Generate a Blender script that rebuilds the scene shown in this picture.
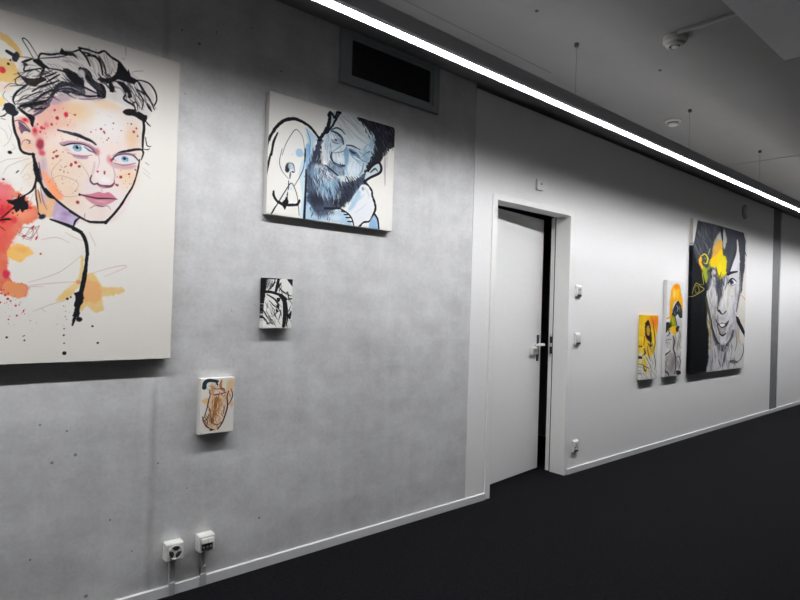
import bpy, bmesh, math, random
import numpy as np
from mathutils import Vector, Matrix

# ------------------------------------------------------------------ clear
for o in list(bpy.data.objects):
    bpy.data.objects.remove(o, do_unlink=True)
scene = bpy.context.scene
COL = scene.collection

# ------------------------------------------------------------------ camera, world, exposure
# wall plane is y = 0, x runs along the wall, the room is y < 0, floor z = 0
CAM_D, CAM_H, FOCAL = 2.6484, 1.35, 575.0
YAW, PITCH, ROLL = 0.71661443, 0.00877376, 0.03068556
cy, sy = math.cos(YAW), math.sin(YAW)
fwd0, right0, up0 = Vector((sy, cy, 0)), Vector((cy, -sy, 0)), Vector((0, 0, 1))
fwd = fwd0 * math.cos(PITCH) + up0 * math.sin(PITCH)
up = up0 * math.cos(PITCH) - fwd0 * math.sin(PITCH)
rgt = right0 * math.cos(ROLL) + up * math.sin(ROLL)
upr = up * math.cos(ROLL) - right0 * math.sin(ROLL)
cd = bpy.data.cameras.new('camera')
cam = bpy.data.objects.new('camera', cd)
COL.objects.link(cam)
M = Matrix((rgt, upr, -fwd)).transposed().to_4x4()
M.translation = Vector((0, -CAM_D, CAM_H))
cam.matrix_world = M
cd.sensor_fit = 'HORIZONTAL'
cd.sensor_width = 36.0
cd.lens = 36.0 * FOCAL / 800.0
cd.clip_start = 0.05
scene.camera = cam

world = bpy.data.worlds.new('world')
scene.world = world
world.use_nodes = True
bg = world.node_tree.nodes['Background']
bg.inputs[0].default_value = (0.93, 0.95, 1.0, 1)
bg.inputs[1].default_value = 0.06
LAMP_STRENGTH = 142.0
UPLIGHT_STRENGTH = 1.2

scene.view_settings.view_transform = 'Standard'
scene.view_settings.look = 'None'
scene.view_settings.gamma = 1.0
scene.view_settings.use_curve_mapping = False
scene.view_settings.exposure = 0.0

# ------------------------------------------------------------------ materials
def lin(c):
    c = c / 255.0
    return c / 12.92 if c <= 0.04045 else ((c + 0.055) / 1.055) ** 2.4
def rgb(r, g, b):
    return (lin(r), lin(g), lin(b), 1)

class NT:
    def __init__(self, name):
        self.m = bpy.data.materials.new(name)
        self.m.use_nodes = True
        self.t = self.m.node_tree
        self.b = self.t.nodes['Principled BSDF']
    def n(self, kind, **kw):
        nd = self.t.nodes.new(kind)
        for k, v in kw.items():
            setattr(nd, k, v)
        return nd
    def link(self, a, b):
        self.t.links.new(a, b)
    def coord(self, scale=(1, 1, 1)):
        tc = self.n('ShaderNodeTexCoord')
        mp = self.n('ShaderNodeMapping')
        mp.inputs['Scale'].default_value = scale
        self.link(tc.outputs['Object'], mp.inputs[0])
        return mp.outputs[0]
    def noise(self, scale, detail=4, rough=0.55, stretch=(1, 1, 1)):
        nz = self.n('ShaderNodeTexNoise')
        nz.inputs['Scale'].default_value = scale
        nz.inputs['Detail'].default_value = detail
        nz.inputs['Roughness'].default_value = rough
        self.link(self.coord(stretch), nz.inputs['Vector'])
        return nz.outputs['Fac']
    def ramp(self, src, p0, c0, p1, c1):
        r = self.n('ShaderNodeValToRGB')
        r.color_ramp.elements[0].position = p0
        r.color_ramp.elements[0].color = c0
        r.color_ramp.elements[1].position = p1
        r.color_ramp.elements[1].color = c1
        self.link(src, r.inputs[0])
        return r.outputs[0]
    def math(self, op, a, b=None, clamp=False):
        nd = self.n('ShaderNodeMath', operation=op)
        nd.use_clamp = clamp
        for i, v in enumerate((a, b)):
            if v is None:
                continue
            if isinstance(v, (int, float)):
                nd.inputs[i].default_value = v
            else:
                self.link(v, nd.inputs[i])
        return nd.outputs[0]
    def mix(self, kind, fac, a, b):
        nd = self.n('ShaderNodeMix', data_type='RGBA', blend_type=kind)
        for sock, v in ((nd.inputs[0], fac), (nd.inputs[6], a), (nd.inputs[7], b)):
            if isinstance(v, (int, float, tuple)):
                sock.default_value = v
            else:
                self.link(v, sock)
        return nd.outputs[2]
    def bump(self, src, strength, dist=0.002):
        bp = self.n('ShaderNodeBump')
        bp.inputs['Strength'].default_value = strength
        bp.inputs['Distance'].default_value = dist
        self.link(src, bp.inputs['Height'])
        self.link(bp.outputs[0], self.b.inputs['Normal'])

def simple(name, col, rough=0.5, metal=0.0, var=0.05, scale=30.0, bump=0.05):
    t = NT(name)
    nz = t.noise(scale, 3)
    c0 = tuple(max(0, x * (1 - var)) for x in col[:3]) + (1,)
    c1 = tuple(min(1, x * (1 + var)) for x in col[:3]) + (1,)
    t.link(t.ramp(nz, 0.3, c0, 0.7, c1), t.b.inputs['Base Color'])
    t.b.inputs['Roughness'].default_value = rough
    t.b.inputs['Metallic'].default_value = metal
    if bump:
        t.bump(nz, bump, 0.001)
    return t.m

def concrete(name, base, seams=(), pits=(), mott=0.22):
    t = NT(name)
    big = t.noise(1.3, 6, 0.62)
    mid = t.noise(6.0, 8, 0.68, (0.8, 1.0, 1.0))
    streak = t.noise(3.0, 4, 0.5, (4.0, 1.0, 0.30))
    rows = t.noise(2.2, 5, 0.6, (0.35, 1.0, 4.5))
    fine = t.noise(60.0, 4, 0.6)
    v = t.math('ADD', t.math('MULTIPLY', big, 0.9), t.math('MULTIPLY', mid, 1.0))
    v = t.math('ADD', v, t.math('MULTIPLY', streak, 0.25))
    v = t.math('ADD', v, t.math('MULTIPLY', rows, 0.35))
    v = t.math('ADD', v, t.math('MULTIPLY', fine, 0.40))
    v = t.math('DIVIDE', v, 2.9)
    lo = tuple(x * (1 - mott) for x in base) + (1,)
    hi = tuple(x * (1 + mott) for x in base) + (1,)
    c = t.ramp(v, 0.36, lo, 0.64, hi)
    # air bubbles left by the formwork
    vo = t.n('ShaderNodeTexVoronoi', feature='F1')
    vo.inputs['Scale'].default_value = 11.0
    t.link(t.coord((1, 0.0, 1)), vo.inputs['Vector'])
    sel = t.math('GREATER_THAN', t.noise(7.0, 2), 0.555)
    pit = t.math('MULTIPLY', t.math('LESS_THAN', vo.outputs['Distance'], 0.050), sel)
    c = t.mix('MIX', t.math('MULTIPLY', pit, 0.45), c, tuple(x * 0.35 for x in base) + (1,))
    sx = t.n('ShaderNodeSeparateXYZ')
    tc = t.n('ShaderNodeTexCoord')
    t.link(tc.outputs['Object'], sx.inputs[0])
    X, Z = sx.outputs[0], sx.outputs[2]
    for (x0, z0, r) in pits:
        d2 = t.math('ADD', t.math('POWER', t.math('SUBTRACT', X, x0), 2.0), t.math('POWER', t.math('SUBTRACT', Z, z0), 2.0))
        c = t.mix('MIX', t.math('MULTIPLY', t.math('LESS_THAN', d2, r * r), 0.7), c, tuple(x * 0.16 for x in base) + (1,))
    wob = t.math('MULTIPLY', t.math('SUBTRACT', t.noise(2.5, 5, 0.65), 0.5), 0.025)
    for (x0, wd, amt) in seams:
        d = t.math('ABSOLUTE', t.math('SUBTRACT', t.math('ADD', X, wob), x0))
        f = t.math('SUBTRACT', 1.0, t.math('DIVIDE', d, wd), True)
        f = t.math('MULTIPLY', f, t.ramp(t.noise(9.0, 4, 0.6, (1, 1, 0.5)), 0.3, (0.25, 0.25, 0.25, 1), 0.6, (1, 1, 1, 1)))
        c = t.mix('MIX', t.math('MULTIPLY', f, amt), c, tuple(x * 0.35 for x in base) + (1,))
    t.link(c, t.b.inputs['Base Color'])
    t.b.inputs['Roughness'].default_value = 0.62
    t.bump(t.math('ADD', fine, t.math('MULTIPLY', pit, -1.5)), 0.16, 0.002)
    return t.m

PITS = [(0.623, 0.098, .010), (1.406, 0.251, .008), (0.482, 0.674, .008), (0.531, 0.796, .006), (0.565, 0.694, .009),
        (0.938, 2.574, .007), (1.020, 2.537, .010), (1.448, 2.535, .007), (0.897, 0.608, .006), (0.706, 0.396, .006),
        (1.033, 0.471, .005), (0.436, 0.831, .006), (0.799, 0.24, .005), (0.419, 0.303, .006), (1.10, 2.62, .006), (1.28, 2.70, .006)]
MAT = {}
MAT['concrete'] = concrete('cast_concrete', (0.575, 0.575, 0.575), [(0.872, 0.024, 0.5)], [(x, z, r * 0.75) for x, z, r in PITS], 0.30)
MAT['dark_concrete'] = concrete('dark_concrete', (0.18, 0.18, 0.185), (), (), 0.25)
MAT['ceiling'] = concrete('ceiling_concrete', (0.335, 0.335, 0.335), (), (), 0.06)
MAT['plaster'] = simple('white_plaster', (0.79, 0.785, 0.78), 0.75, 0, 0.015, 40, 0.06)
MAT['bulkhead'] = simple('grey_bulkhead_paint', (0.66, 0.65, 0.67), 0.8, 0, 0.02, 20, 0.03)
MAT['skirting'] = simple('white_skirting_paint', (0.63, 0.63, 0.635), 0.4, 0, 0.02, 40, 0.0)
MAT['frame'] = simple('white_door_frame_paint', (0.80, 0.795, 0.775), 0.45, 0, 0.01, 30, 0.0)
MAT['leaf'] = simple('white_door_leaf_paint', (0.83, 0.825, 0.82), 0.5, 0, 0.012, 30, 0.02)
MAT['plastic'] = simple('white_plastic', (0.72, 0.72, 0.68), 0.35, 0, 0.01, 40, 0.0)
MAT['switch_plastic'] = simple('off_white_switch_plastic', (0.66, 0.66, 0.64), 0.4, 0, 0.01, 40, 0.0)
MAT['grey_plastic'] = simple('grey_plastic', (0.42, 0.42, 0.41), 0.45, 0, 0.02, 40, 0.0)
MAT['dark_plastic'] = simple('dark_plastic', (0.03, 0.03, 0.032), 0.5, 0, 0.05, 40, 0.0)
MAT['vent_paint'] = simple('grey_vent_paint', (0.30, 0.32, 0.33), 0.5, 0, 0.03, 25, 0.0)
MAT['black'] = simple('black_grille', (0.008, 0.008, 0.009), 0.6, 0, 0.05, 40, 0.0)
MAT['lamp_body'] = simple('grey_anodised_aluminium', (0.56, 0.555, 0.57), 0.55, 0.0, 0.03, 60, 0.0)
MAT['steel'] = simple('brushed_steel', (0.62, 0.62, 0.62), 0.3, 0.9, 0.04, 80, 0.0)
MAT['dark_steel'] = simple('dark_steel', (0.10, 0.10, 0.105), 0.4, 0.6, 0.04, 80, 0.0)
MAT['wire'] = simple('steel_wire', (0.16, 0.16, 0.16), 0.5, 0.5, 0.02, 80, 0.0)

def carpet():
    t = NT('charcoal_loop_carpet')
    f = t.noise(230.0, 3, 0.7)
    g = t.noise(60.0, 6, 0.85)
    h = t.noise(1.2, 3)
    v = t.math('ADD', t.math('MULTIPLY', f, 0.35), t.math('MULTIPLY', g, 0.65))
    c = t.ramp(v, 0.40, (0.0008, 0.0008, 0.0011, 1), 0.62, (0.0125, 0.0127, 0.0155, 1))
    c = t.mix('MULTIPLY', 0.5, c, t.ramp(h, 0.3, (0.85, 0.85, 0.85, 1), 0.7, (1, 1, 1, 1)))
    t.link(c, t.b.inputs['Base Color'])
    t.b.inputs['Roughness'].default_value = 0.95
    t.b.inputs['Specular IOR Level'].default_value = 0.06
    t.bump(f, 0.5, 0.004)
    return t.m
MAT['carpet'] = carpet()

def emitter():
    t = NT('lit_led_diffuser')
    nz = t.noise(3.0, 1)
    t.link(t.ramp(nz, 0.0, (0.975, 0.98, 1, 1), 1.0, (0.985, 0.985, 1, 1)), t.b.inputs['Emission Color'])
    # prismatic cover: a little more light straight down than towards the sides
    g = t.n('ShaderNodeNewGeometry')
    dp = t.n('ShaderNodeVectorMath', operation='DOT_PRODUCT')
    t.link(g.outputs['Normal'], dp.inputs[0])
    t.link(g.outputs['Incoming'], dp.inputs[1])
    c = t.math('POWER', t.math('MAXIMUM', dp.outputs['Value'], 0.02), 0.58)
    t.link(t.math('MULTIPLY', c, LAMP_STRENGTH), t.b.inputs['Emission Strength'])
    t.b.inputs['Base Color'].default_value = (0.8, 0.8, 0.8, 1)
    return t.m
MAT['emitter'] = emitter()

def uplight():
    # wide batwing optic: even light over the ceiling, shielded towards the horizontal
    t = NT('lit_uplight_lens')
    g = t.n('ShaderNodeNewGeometry')
    dp = t.n('ShaderNodeVectorMath', operation='DOT_PRODUCT')
    t.link(g.outputs['Normal'], dp.inputs[0])
    t.link(g.outputs['Incoming'], dp.inputs[1])
    c = t.math('MAXIMUM', dp.outputs['Value'], 0.02)
    k = t.math('MINIMUM', t.math('POWER', c, -3.0), 18.0)
    cut = t.math('DIVIDE', t.math('SUBTRACT', c, 0.385), 0.15, True)
    t.link(t.math('MULTIPLY', t.math('MULTIPLY', k, cut), UPLIGHT_STRENGTH), t.b.inputs['Emission Strength'])
    t.b.inputs['Emission Color'].default_value = (1.0, 0.97, 0.95, 1)
    return t.m
MAT['uplight'] = uplight()

def paint_material():
    t = NT('acrylic_on_canvas')
    at = t.n('ShaderNodeVertexColor', layer_name='paint')
    wv = t.noise(900.0, 2)
    c = t.mix('MULTIPLY', 0.06, at.outputs['Color'], t.ramp(wv, 0.3, (0.6, 0.6, 0.6, 1), 0.7, (1, 1, 1, 1)))
    t.link(c, t.b.inputs['Base Color'])
    t.b.inputs['Roughness'].default_value = 0.75
    t.b.inputs['Specular IOR Level'].default_value = 0.08
    return t.m
MAT['paint'] = paint_material()

# ------------------------------------------------------------------ mesh helpers
class MB:
    def __init__(self):
        self.bm = bmesh.new()
    def box(self, x0, x1, y0, y1, z0, z1):
        vs = [self.bm.verts.new((x, y, z)) for x in (x0, x1) for y in (y0, y1) for z in (z0, z1)]
        for q in ((0, 1, 3, 2), (4, 6, 7, 5), (0, 4, 5, 1), (2, 3, 7, 6), (0, 2, 6, 4), (1, 5, 7, 3)):
            self.bm.faces.new([vs[i] for i in q])
        return self
    def prism(self, prof, axis, a, b):
        """profile of 2-D points extruded along an axis (x: (y,z) | y: (x,z) | z: (x,y))"""
        def p(q, t):
            return {'x': (t, q[0], q[1]), 'y': (q[0], t, q[1]), 'z': (q[0], q[1], t)}[axis]
        A = [self.bm.verts.new(p(q, a)) for q in prof]
        B = [self.bm.verts.new(p(q, b)) for q in prof]
        n = len(prof)
        self.bm.faces.new(A)
        self.bm.faces.new(B[::-1])
        for i in range(n):
            self.bm.faces.new((A[i], B[i], B[(i + 1) % n], A[(i + 1) % n]))
        return self
    def lathe(self, prof, origin, axis, seg=40):
        """profile (radius, height) turned about an axis through origin"""
        ax = Vector(axis).normalized()
        u = ax.orthogonal().normalized()
        w = ax.cross(u)
        o = Vector(origin)
        rings = []
        for r, h in prof:
            if r < 1e-6:
                rings.append([self.bm.verts.new(o + ax * h)])
            else:
                rings.append([self.bm.verts.new(o + ax * h + (u * math.cos(2 * math.pi * k / seg) + w * math.sin(2 * math.pi * k / seg)) * r) for k in range(seg)])
        for a, b in zip(rings, rings[1:]):
            for k in range(seg):
                q = [a[k % len(a)], a[(k + 1) % len(a)], b[(k + 1) % len(b)], b[k % len(b)]]
                q2 = []
                for v in q:
                    if v not in q2:
                        q2.append(v)
                if len(q2) > 2:
                    self.bm.faces.new(q2)
        return self
    def ring(self, outer, inner, axis, a, b):
        """rectangular frame: outer/inner = (u0,u1,v0,v1) in the plane across the axis"""
        def p(u, v, t):
            return {'x': (t, u, v), 'y': (u, t, v), 'z': (u, v, t)}[axis]
        def loop(r, t):
            return [self.bm.verts.new(p(*q, t)) for q in ((r[0], r[2]), (r[1], r[2]), (r[1], r[3]), (r[0], r[3]))]
        oa, ob, ia, ib = loop(outer, a), loop(outer, b), loop(inner, a), loop(inner, b)
        for i in range(4):
            j = (i + 1) % 4
            self.bm.faces.new((oa[i], oa[j], ia[j], ia[i]))
            self.bm.faces.new((ob[i], ib[i], ib[j], ob[j]))
            self.bm.faces.new((oa[i], ob[i], ob[j], oa[j]))
            self.bm.faces.new((ia[i], ia[j], ib[j], ib[i]))
        return self
    def build(self, name, mat, parent=None, bevel=0, smooth=False, loc=None):
        bmesh.ops.recalc_face_normals(self.bm, faces=self.bm.faces)
        me = bpy.data.meshes.new(name)
        if loc is not None:
            bmesh.ops.translate(self.bm, verts=self.bm.verts, vec=-Vector(loc))
        self.bm.to_mesh(me)
        self.bm.free()
        me.materials.append(mat)
        o = bpy.data.objects.new(name, me)
        COL.objects.link(o)
        if loc is not None:
            o.location = loc
        if parent is not None:
            o.parent = parent
            if loc is None:
                o.location = -Vector(parent_loc(parent))
        if smooth:
            for f in me.polygons:
                f.use_smooth = True
            me.set_sharp_from_angle(angle=math.radians(35))
        if bevel:
            md = o.modifiers.new('bevel', 'BEVEL')
            md.width = bevel
            md.segments = 2
            md.limit_method = 'ANGLE'
        return o
def parent_loc(p):
    v = Vector((0, 0, 0))
    while p is not None:
        v = v + p.location
        p = p.parent
    return v
def tag(o, label, cat, group=None):
    o['label'] = label
    o['category'] = cat
    if group:
        o['group'] = group
    return o
def struct(o):
    o['kind'] = 'structure'
    return o
def thing(name, loc, label, cat, group=None):
    o = bpy.data.objects.new(name, None)
    o.empty_display_size = 0.05
    COL.objects.link(o)
    o.location = loc
    return tag(o, label, cat, group)

# ------------------------------------------------------------------ the setting
ZC = 2.885                     # ceiling height
X0, X1 = -5.0, 17.0            # ends of the room
YF = -6.5                      # far side of the room behind the camera
OX0, OX1, OZ = 3.199, 4.130, 2.122     # door opening
SX0, SX1 = 9.20, 9.546        # bare concrete strip in the white wall
PX = 2.944                     # concrete ends, white partition begins
TW = 0.18                     # wall thickness

struct(MB().box(X0, X1, YF, 2.6, -0.05, 0.0).build('floor', MAT['carpet']))
struct(MB().box(X0, X1, YF, 2.6, ZC, ZC + 0.2).build('ceiling', MAT['ceiling']))
struct(MB().box(X0, PX, 0, TW, 0, ZC).build('wall_left', MAT['concrete']))
w = MB()
top = ZC - 0.028               # the partition stops short of the ceiling: a shadow gap
w.prism([(PX + 0.004, 0), (OX0 - 0.030, 0), (OX0 - 0.030, OZ + 0.030), (OX1 + 0.030, OZ + 0.030), (OX1 + 0.030, 0), (SX0, 0), (SX0, top), (PX + 0.004, top)], 'y', 0, TW)
w.box(SX1, X1, 0, TW, 0, top)
struct(w.build('wall_right', MAT['plaster'], bevel=0.002))
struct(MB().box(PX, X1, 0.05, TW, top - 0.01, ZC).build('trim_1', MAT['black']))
struct(MB().box(SX0, SX1, 0.012, TW, 0, ZC).build('trim_2', MAT['dark_concrete']))
struct(MB().box(X1, X1 + 0.2, YF, 2.6, 0, ZC).build('wall_far', MAT['plaster']))
# unlit room behind the door
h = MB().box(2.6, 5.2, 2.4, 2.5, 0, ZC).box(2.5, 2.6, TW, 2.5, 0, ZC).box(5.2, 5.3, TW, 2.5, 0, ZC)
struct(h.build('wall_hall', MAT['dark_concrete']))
BP = [(0, 0), (-0.014, 0), (-0.014, 0.044), (-0.011, 0.047), (0, 0.047)]
struct(MB().prism(BP, 'x', X0, OX0 - 0.056).build('baseboard_left', MAT['skirting']))
struct(MB().prism(BP, 'x', OX1 + 0.042, X1).build('baseboard_right', MAT['skirting']))
# dropped bulkhead under the ceiling on the room side
struct(MB().box(X0, 3.74, -4.6, -1.603, 2.80, ZC).build('trim_3', MAT['bulkhead'], bevel=0.004))
# fine joints in the ceiling
struct(MB().prism([(-0.462, ZC - 0.0006), (-0.456, ZC - 0.0006), (-0.456, ZC + 0.01), (-0.462, ZC + 0.01)], 'x', X0, 3.15).build('trim_4', MAT['dark_concrete']))
struct(MB().box(6.374, 6.386, -3.2, -0.45, ZC - 0.004, ZC).build('trim_5', MAT['ceiling']))

# ------------------------------------------------------------------ door
fr = MB()
FO = 0.040                     # face width of the steel frame
def frame_section(sgn, edge):
    # plan profile of one jamb: face, reveal, rebate step
    e = edge
    return [(e + sgn * FO, -0.008), (e, -0.008), (e + sgn * 0.001, 0.132), (e + sgn * 0.016, 0.132), (e + sgn * 0.016, 0.186), (e + sgn * FO, 0.186)]
FO = 0.054
lo = frame_section(-1, OX0)
FO = 0.040
hi = frame_section(1, OX1)
fr.prism(lo, 'z', 0, OZ).prism(hi, 'z', 0, OZ)
fr.prism([(-0.008, OZ + FO), (-0.008, OZ), (0.132, OZ + 0.001), (0.132, OZ + 0.016), (0.186, OZ + 0.016), (0.186, OZ + FO)], 'x', OX0 - 0.054, OX1 + FO)
frame = struct(fr.build('trim_6', MAT['frame'], bevel=0.0015))
# dark gasket in the rebate, strike plate openings
struct(MB().box(OX1 + 0.0005, OX1 + 0.0075, 0.1325, 0.139, 0.0, OZ).build('gasket', MAT['dark_plastic'], frame))
del frame['kind']
frame['kind'] = 'structure'
sp = MB().box(OX1 + 0.0145, OX1 + 0.017, 0.144, 0.178, 0.955, 1.145).build('strike_plate', MAT['steel'], frame, bevel=0.001)
MB().box(OX1 + 0.0138, OX1 + 0.0165, 0.148, 0.172, 1.070, 1.125).build('latch_slot', MAT['black'], sp)
MB().box(OX1 + 0.0138, OX1 + 0.0165, 0.148, 0.172, 0.980, 1.040).build('bolt_slot', MAT['black'], sp)

HX, HY, ANG = OX0 + 0.013, 0.155, math.radians(5.9)
door = bpy.data.objects.new('door_1', None)
COL.objects.link(door)
struct(door)
LW, LH = 0.918, 2.112
def leafpart(mb, name, mat, parent, bevel=0.0, smooth=False):
    o = mb.build(name, mat, None, bevel, smooth)
    o.parent = parent
    return o
leaf = leafpart(MB().box(0, LW, 0, 0.042, 0.008, LH), 'door_leaf', MAT['leaf'], door, 0.002)
px_ = LW - 0.056
plate = leafpart(MB().box(px_ - 0.014, px_ + 0.014, -0.010, 0.0, 0.915, 1.135), 'door_handle', MAT['dark_steel'], door, 0.003)
lev = MB().lathe([(0.0, 0), (0.011, 0), (0.011, 0.055), (0.0, 0.055)], (px_, -0.010, 1.055), (0, -1, 0), 20)
lev.box(px_ - 0.135, px_ + 0.012, -0.067, -0.051, 1.045, 1.065)
leafpart(lev, 'lever', MAT['plastic'], plate, 0.003)
kn = MB().box(px_ - 0.115, px_ - 0.022, -0.026, 0.0, 0.972, 1.030)
leafpart(kn, 'lock_box', MAT['plastic'], plate, 0.006)
for hz in (0.25, 1.05, 1.86):
    leafpart(MB().lathe([(0, -0.05), (0.008, -0.05), (0.008, 0.05), (0, 0.05)], (-0.004, 0.048, hz), (0, 0, 1), 16), 'hinge', MAT['steel'], door, 0, True)
door.location = (HX, HY, 0)
door.rotation_euler = (0, 0, ANG)

# ------------------------------------------------------------------ ventilation grille
VX0, VX1, VZ0, VZ1 = 1.803, 2.572, 2.577, ZC - 0.004
vent = thing('ventilation_grille', (2.19, 0, 2.73), 'dark grey ventilation grille high on the concrete wall above the bearded man painting', 'vent')
MB().ring((VX0, VX1, VZ0, VZ1), (1.868, 2.515, 2.618, 2.852), 'y', -0.022, 0.0).ring((1.852, 2.531, 2.604, 2.864), (1.886, 2.498, 2.636, 2.836), 'y', -0.013, -0.001).build('frame', MAT['vent_paint'], vent, 0.003)
MB().box(1.880, 2.504, -0.0015, -0.0005, 2.630, 2.842).build('backing', MAT['black'], vent)
g = MB()
k = 1.893
while k < 2.49:
    g.box(k, k + 0.003, -0.0105, -0.0015, 2.636, 2.836)
    k += 0.0125
g.build('slats', MAT['dark_plastic'], vent)

# ------------------------------------------------------------------ pendant line lamp
LY, LZ = -0.802, 2.500
lamp = thing('linear_pendant_lamp', (2.9, LY, LZ), 'long slim grey pendant line lamp with a lit white diffuser running along the wall', 'lamp')
LA, LB = X0 + 0.3, 14.0
prof = [(-0.842, LZ - 0.004), (-0.818, LZ - 0.004), (-0.818, LZ + 0.008), (-0.7665, LZ + 0.008), (-0.7665, LZ - 0.0009), (-0.762, LZ - 0.0009), (-0.762, LZ + 0.064), (-0.842, LZ + 0.064)]
MB().prism(prof, 'x', LA, LB).build('housing', MAT['lamp_body'], lamp)
df = MB()
nseg = 80
ys = (-0.815, -0.778)
rows_ = [[df.bm.verts.new((LA + 0.01 + (LB - LA - 0.02) * i / nseg, y, LZ + 0.0015)) for y in ys] + [df.bm.verts.new((LA + 0.01 + (LB - LA - 0.02) * i / nseg, y, LZ + 0.0075)) for y in ys[::-1]] for i in range(nseg + 1)]
for a, b in zip(rows_, rows_[1:]):
    for q in range(4):
        df.bm.faces.new((a[q], a[(q + 1) % 4], b[(q + 1) % 4], b[q]))
df.build('diffuser', MAT['emitter'], lamp)
ul = MB()
for i in range(nseg):
    xa, xb = LA + 0.01 + (LB - LA - 0.02) * i / nseg, LA + 0.01 + (LB - LA - 0.02) * (i + 1) / nseg
    ul.bm.faces.new([ul.bm.verts.new(p) for p in ((xa, -0.832, LZ + 0.0665), (xb, -0.832, LZ + 0.0665), (xb, -0.772, LZ + 0.0665), (xa, -0.772, LZ + 0.0665))])
up_ = ul.build('uplight_lens', MAT['uplight'], lamp)
md = up_.modifiers.new('solid', 'SOLIDIFY')
md.thickness = 0.002
md.offset = -1
for i in range(-4, 8):
    wx = 2.896 + 1.541 * i
    if not (LA < wx < LB):
        continue
    wr = MB().lathe([(0, 0), (0.0010, 0), (0.0010, ZC - LZ - 0.064), (0, ZC - LZ - 0.064)], (wx, LY, LZ + 0.064), (0, 0, 1), 8).build('suspension_wire', MAT['wire'], lamp)
    MB().lathe([(0, 0), (0.011, 0), (0.013, 0.006), (0.013, 0.022), (0, 0.022)], (wx, LY, ZC - 0.022), (0, 0, 1), 20).build('ceiling_cup', MAT['wire'], wr, 0, True)

# ------------------------------------------------------------------ ceiling fittings
d1 = thing('smoke_detector', (3.207, -1.224, ZC), 'round smoke detector at the end of a short surface conduit on the ceiling', 'smoke detector')
MB().lathe([(0, 0), (0.060, 0), (0.062, -0.006), (0.062, -0.030), (0.056, -0.036), (0, -0.036)], (3.207, -1.224, ZC), (0, 0, 1)).build('base', MAT['switch_plastic'], d1, 0, True)
MB().lathe([(0.050, -0.036), (0.047, -0.050), (0.034, -0.056), (0.030, -0.050), (0, -0.050)], (3.207, -1.224, ZC), (0, 0, 1)).build('sensor_head', MAT['switch_plastic'], d1, 0, True)
MB().lathe([(0.021, -0.0505), (0.018, -0.058), (0, -0.059)], (3.207, -1.224, ZC), (0, 0, 1)).build('lens', MAT['steel'], d1, 0, True)
MB().lathe([(0.030, -0.0495), (0.030, -0.0515), (0.021, -0.0515)], (3.207, -1.224, ZC), (0, 0, 1)).build('dark_ring', MAT['dark_plastic'], d1)
cp = MB().prism([(3.138, ZC), (3.138, ZC - 0.012), (3.142, ZC - 0.018), (3.156, ZC - 0.018), (3.160, ZC - 0.012), (3.160, ZC)], 'y', -1.603, -1.262).build('cable_conduit', MAT['grey_plastic'])
tag(cp, 'short straight cable conduit on the ceiling between the smoke detector and the bulkhead', 'conduit')
d2 = thing('smoke_detector', (4.615, -0.600, ZC), 'small shallow smoke detector on the ceiling just above the line lamp', 'smoke detector')
MB().lathe([(0, 0), (0.060, 0), (0.060, -0.008), (0.046, -0.012), (0, -0.012)], (4.615, -0.600, ZC), (0, 0, 1)).build('base', MAT['plastic'], d2, 0, True)
MB().lathe([(0.042, -0.012), (0.042, -0.024), (0.036, -0.036), (0.020, -0.042), (0, -0.042)], (4.615, -0.600, ZC), (0, 0, 1)).build('sensor_head', MAT['plastic'], d2, 0, True)
MB().lathe([(0.0425, -0.0165), (0.0432, -0.0175), (0.0432, -0.0225), (0.0425, -0.0235)], (4.615, -0.600, ZC), (0, 0, 1)).build('dark_ring', MAT['dark_plastic'], d2)
for (x, y, lb) in ((3.583, -0.968, 'tiny dark anchor cap on the ceiling between the two smoke detectors'), (2.43, -0.86, 'tiny dark anchor cap on the ceiling left of the first lamp wire')):
    a = MB().lathe([(0, 0), (0.009, 0), (0.009, -0.006), (0, -0.008)], (x, y, ZC), (0, 0, 1), 16).build('anchor_cap', MAT['wire'], None, 0, True)
    tag(a, lb, 'anchor cap')

# ------------------------------------------------------------------ small wall fittings
rd = thing('disc_vent', (8.055, 0, 2.665), 'round grey-rimmed disc high on the white wall above the large face painting', 'vent')
MB().lathe([(0, 0), (0.092, 0), (0.092, 0.010), (0.084, 0.016), (0.070, 0.016)], (8.055, 0, 2.665), (0, -1, 0)).build('rim', MAT['vent_paint'], rd, 0, True)
MB().lathe([(0.062, 0.010), (0.060, 0.034), (0.050, 0.040), (0, 0.042)], (8.055, 0, 2.665), (0, -1, 0)).build('disc', MAT['plastic'], rd, 0, True)

ds = thing('door_sensor', (3.681, 0, 2.305), 'small white box with a dark dot on the white wall above the door', 'sensor')
MB().box(3.646, 3.716, -0.022, 0, 2.263, 2.348).build('housing', MAT['plastic'], ds, 0.004)
MB().lathe([(0, 0), (0.007, 0), (0.006, 0.003), (0, 0.003)], (3.690, -0.022, 2.312), (0, -1, 0), 16).build('indicator', MAT['dark_plastic'], ds)

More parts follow.
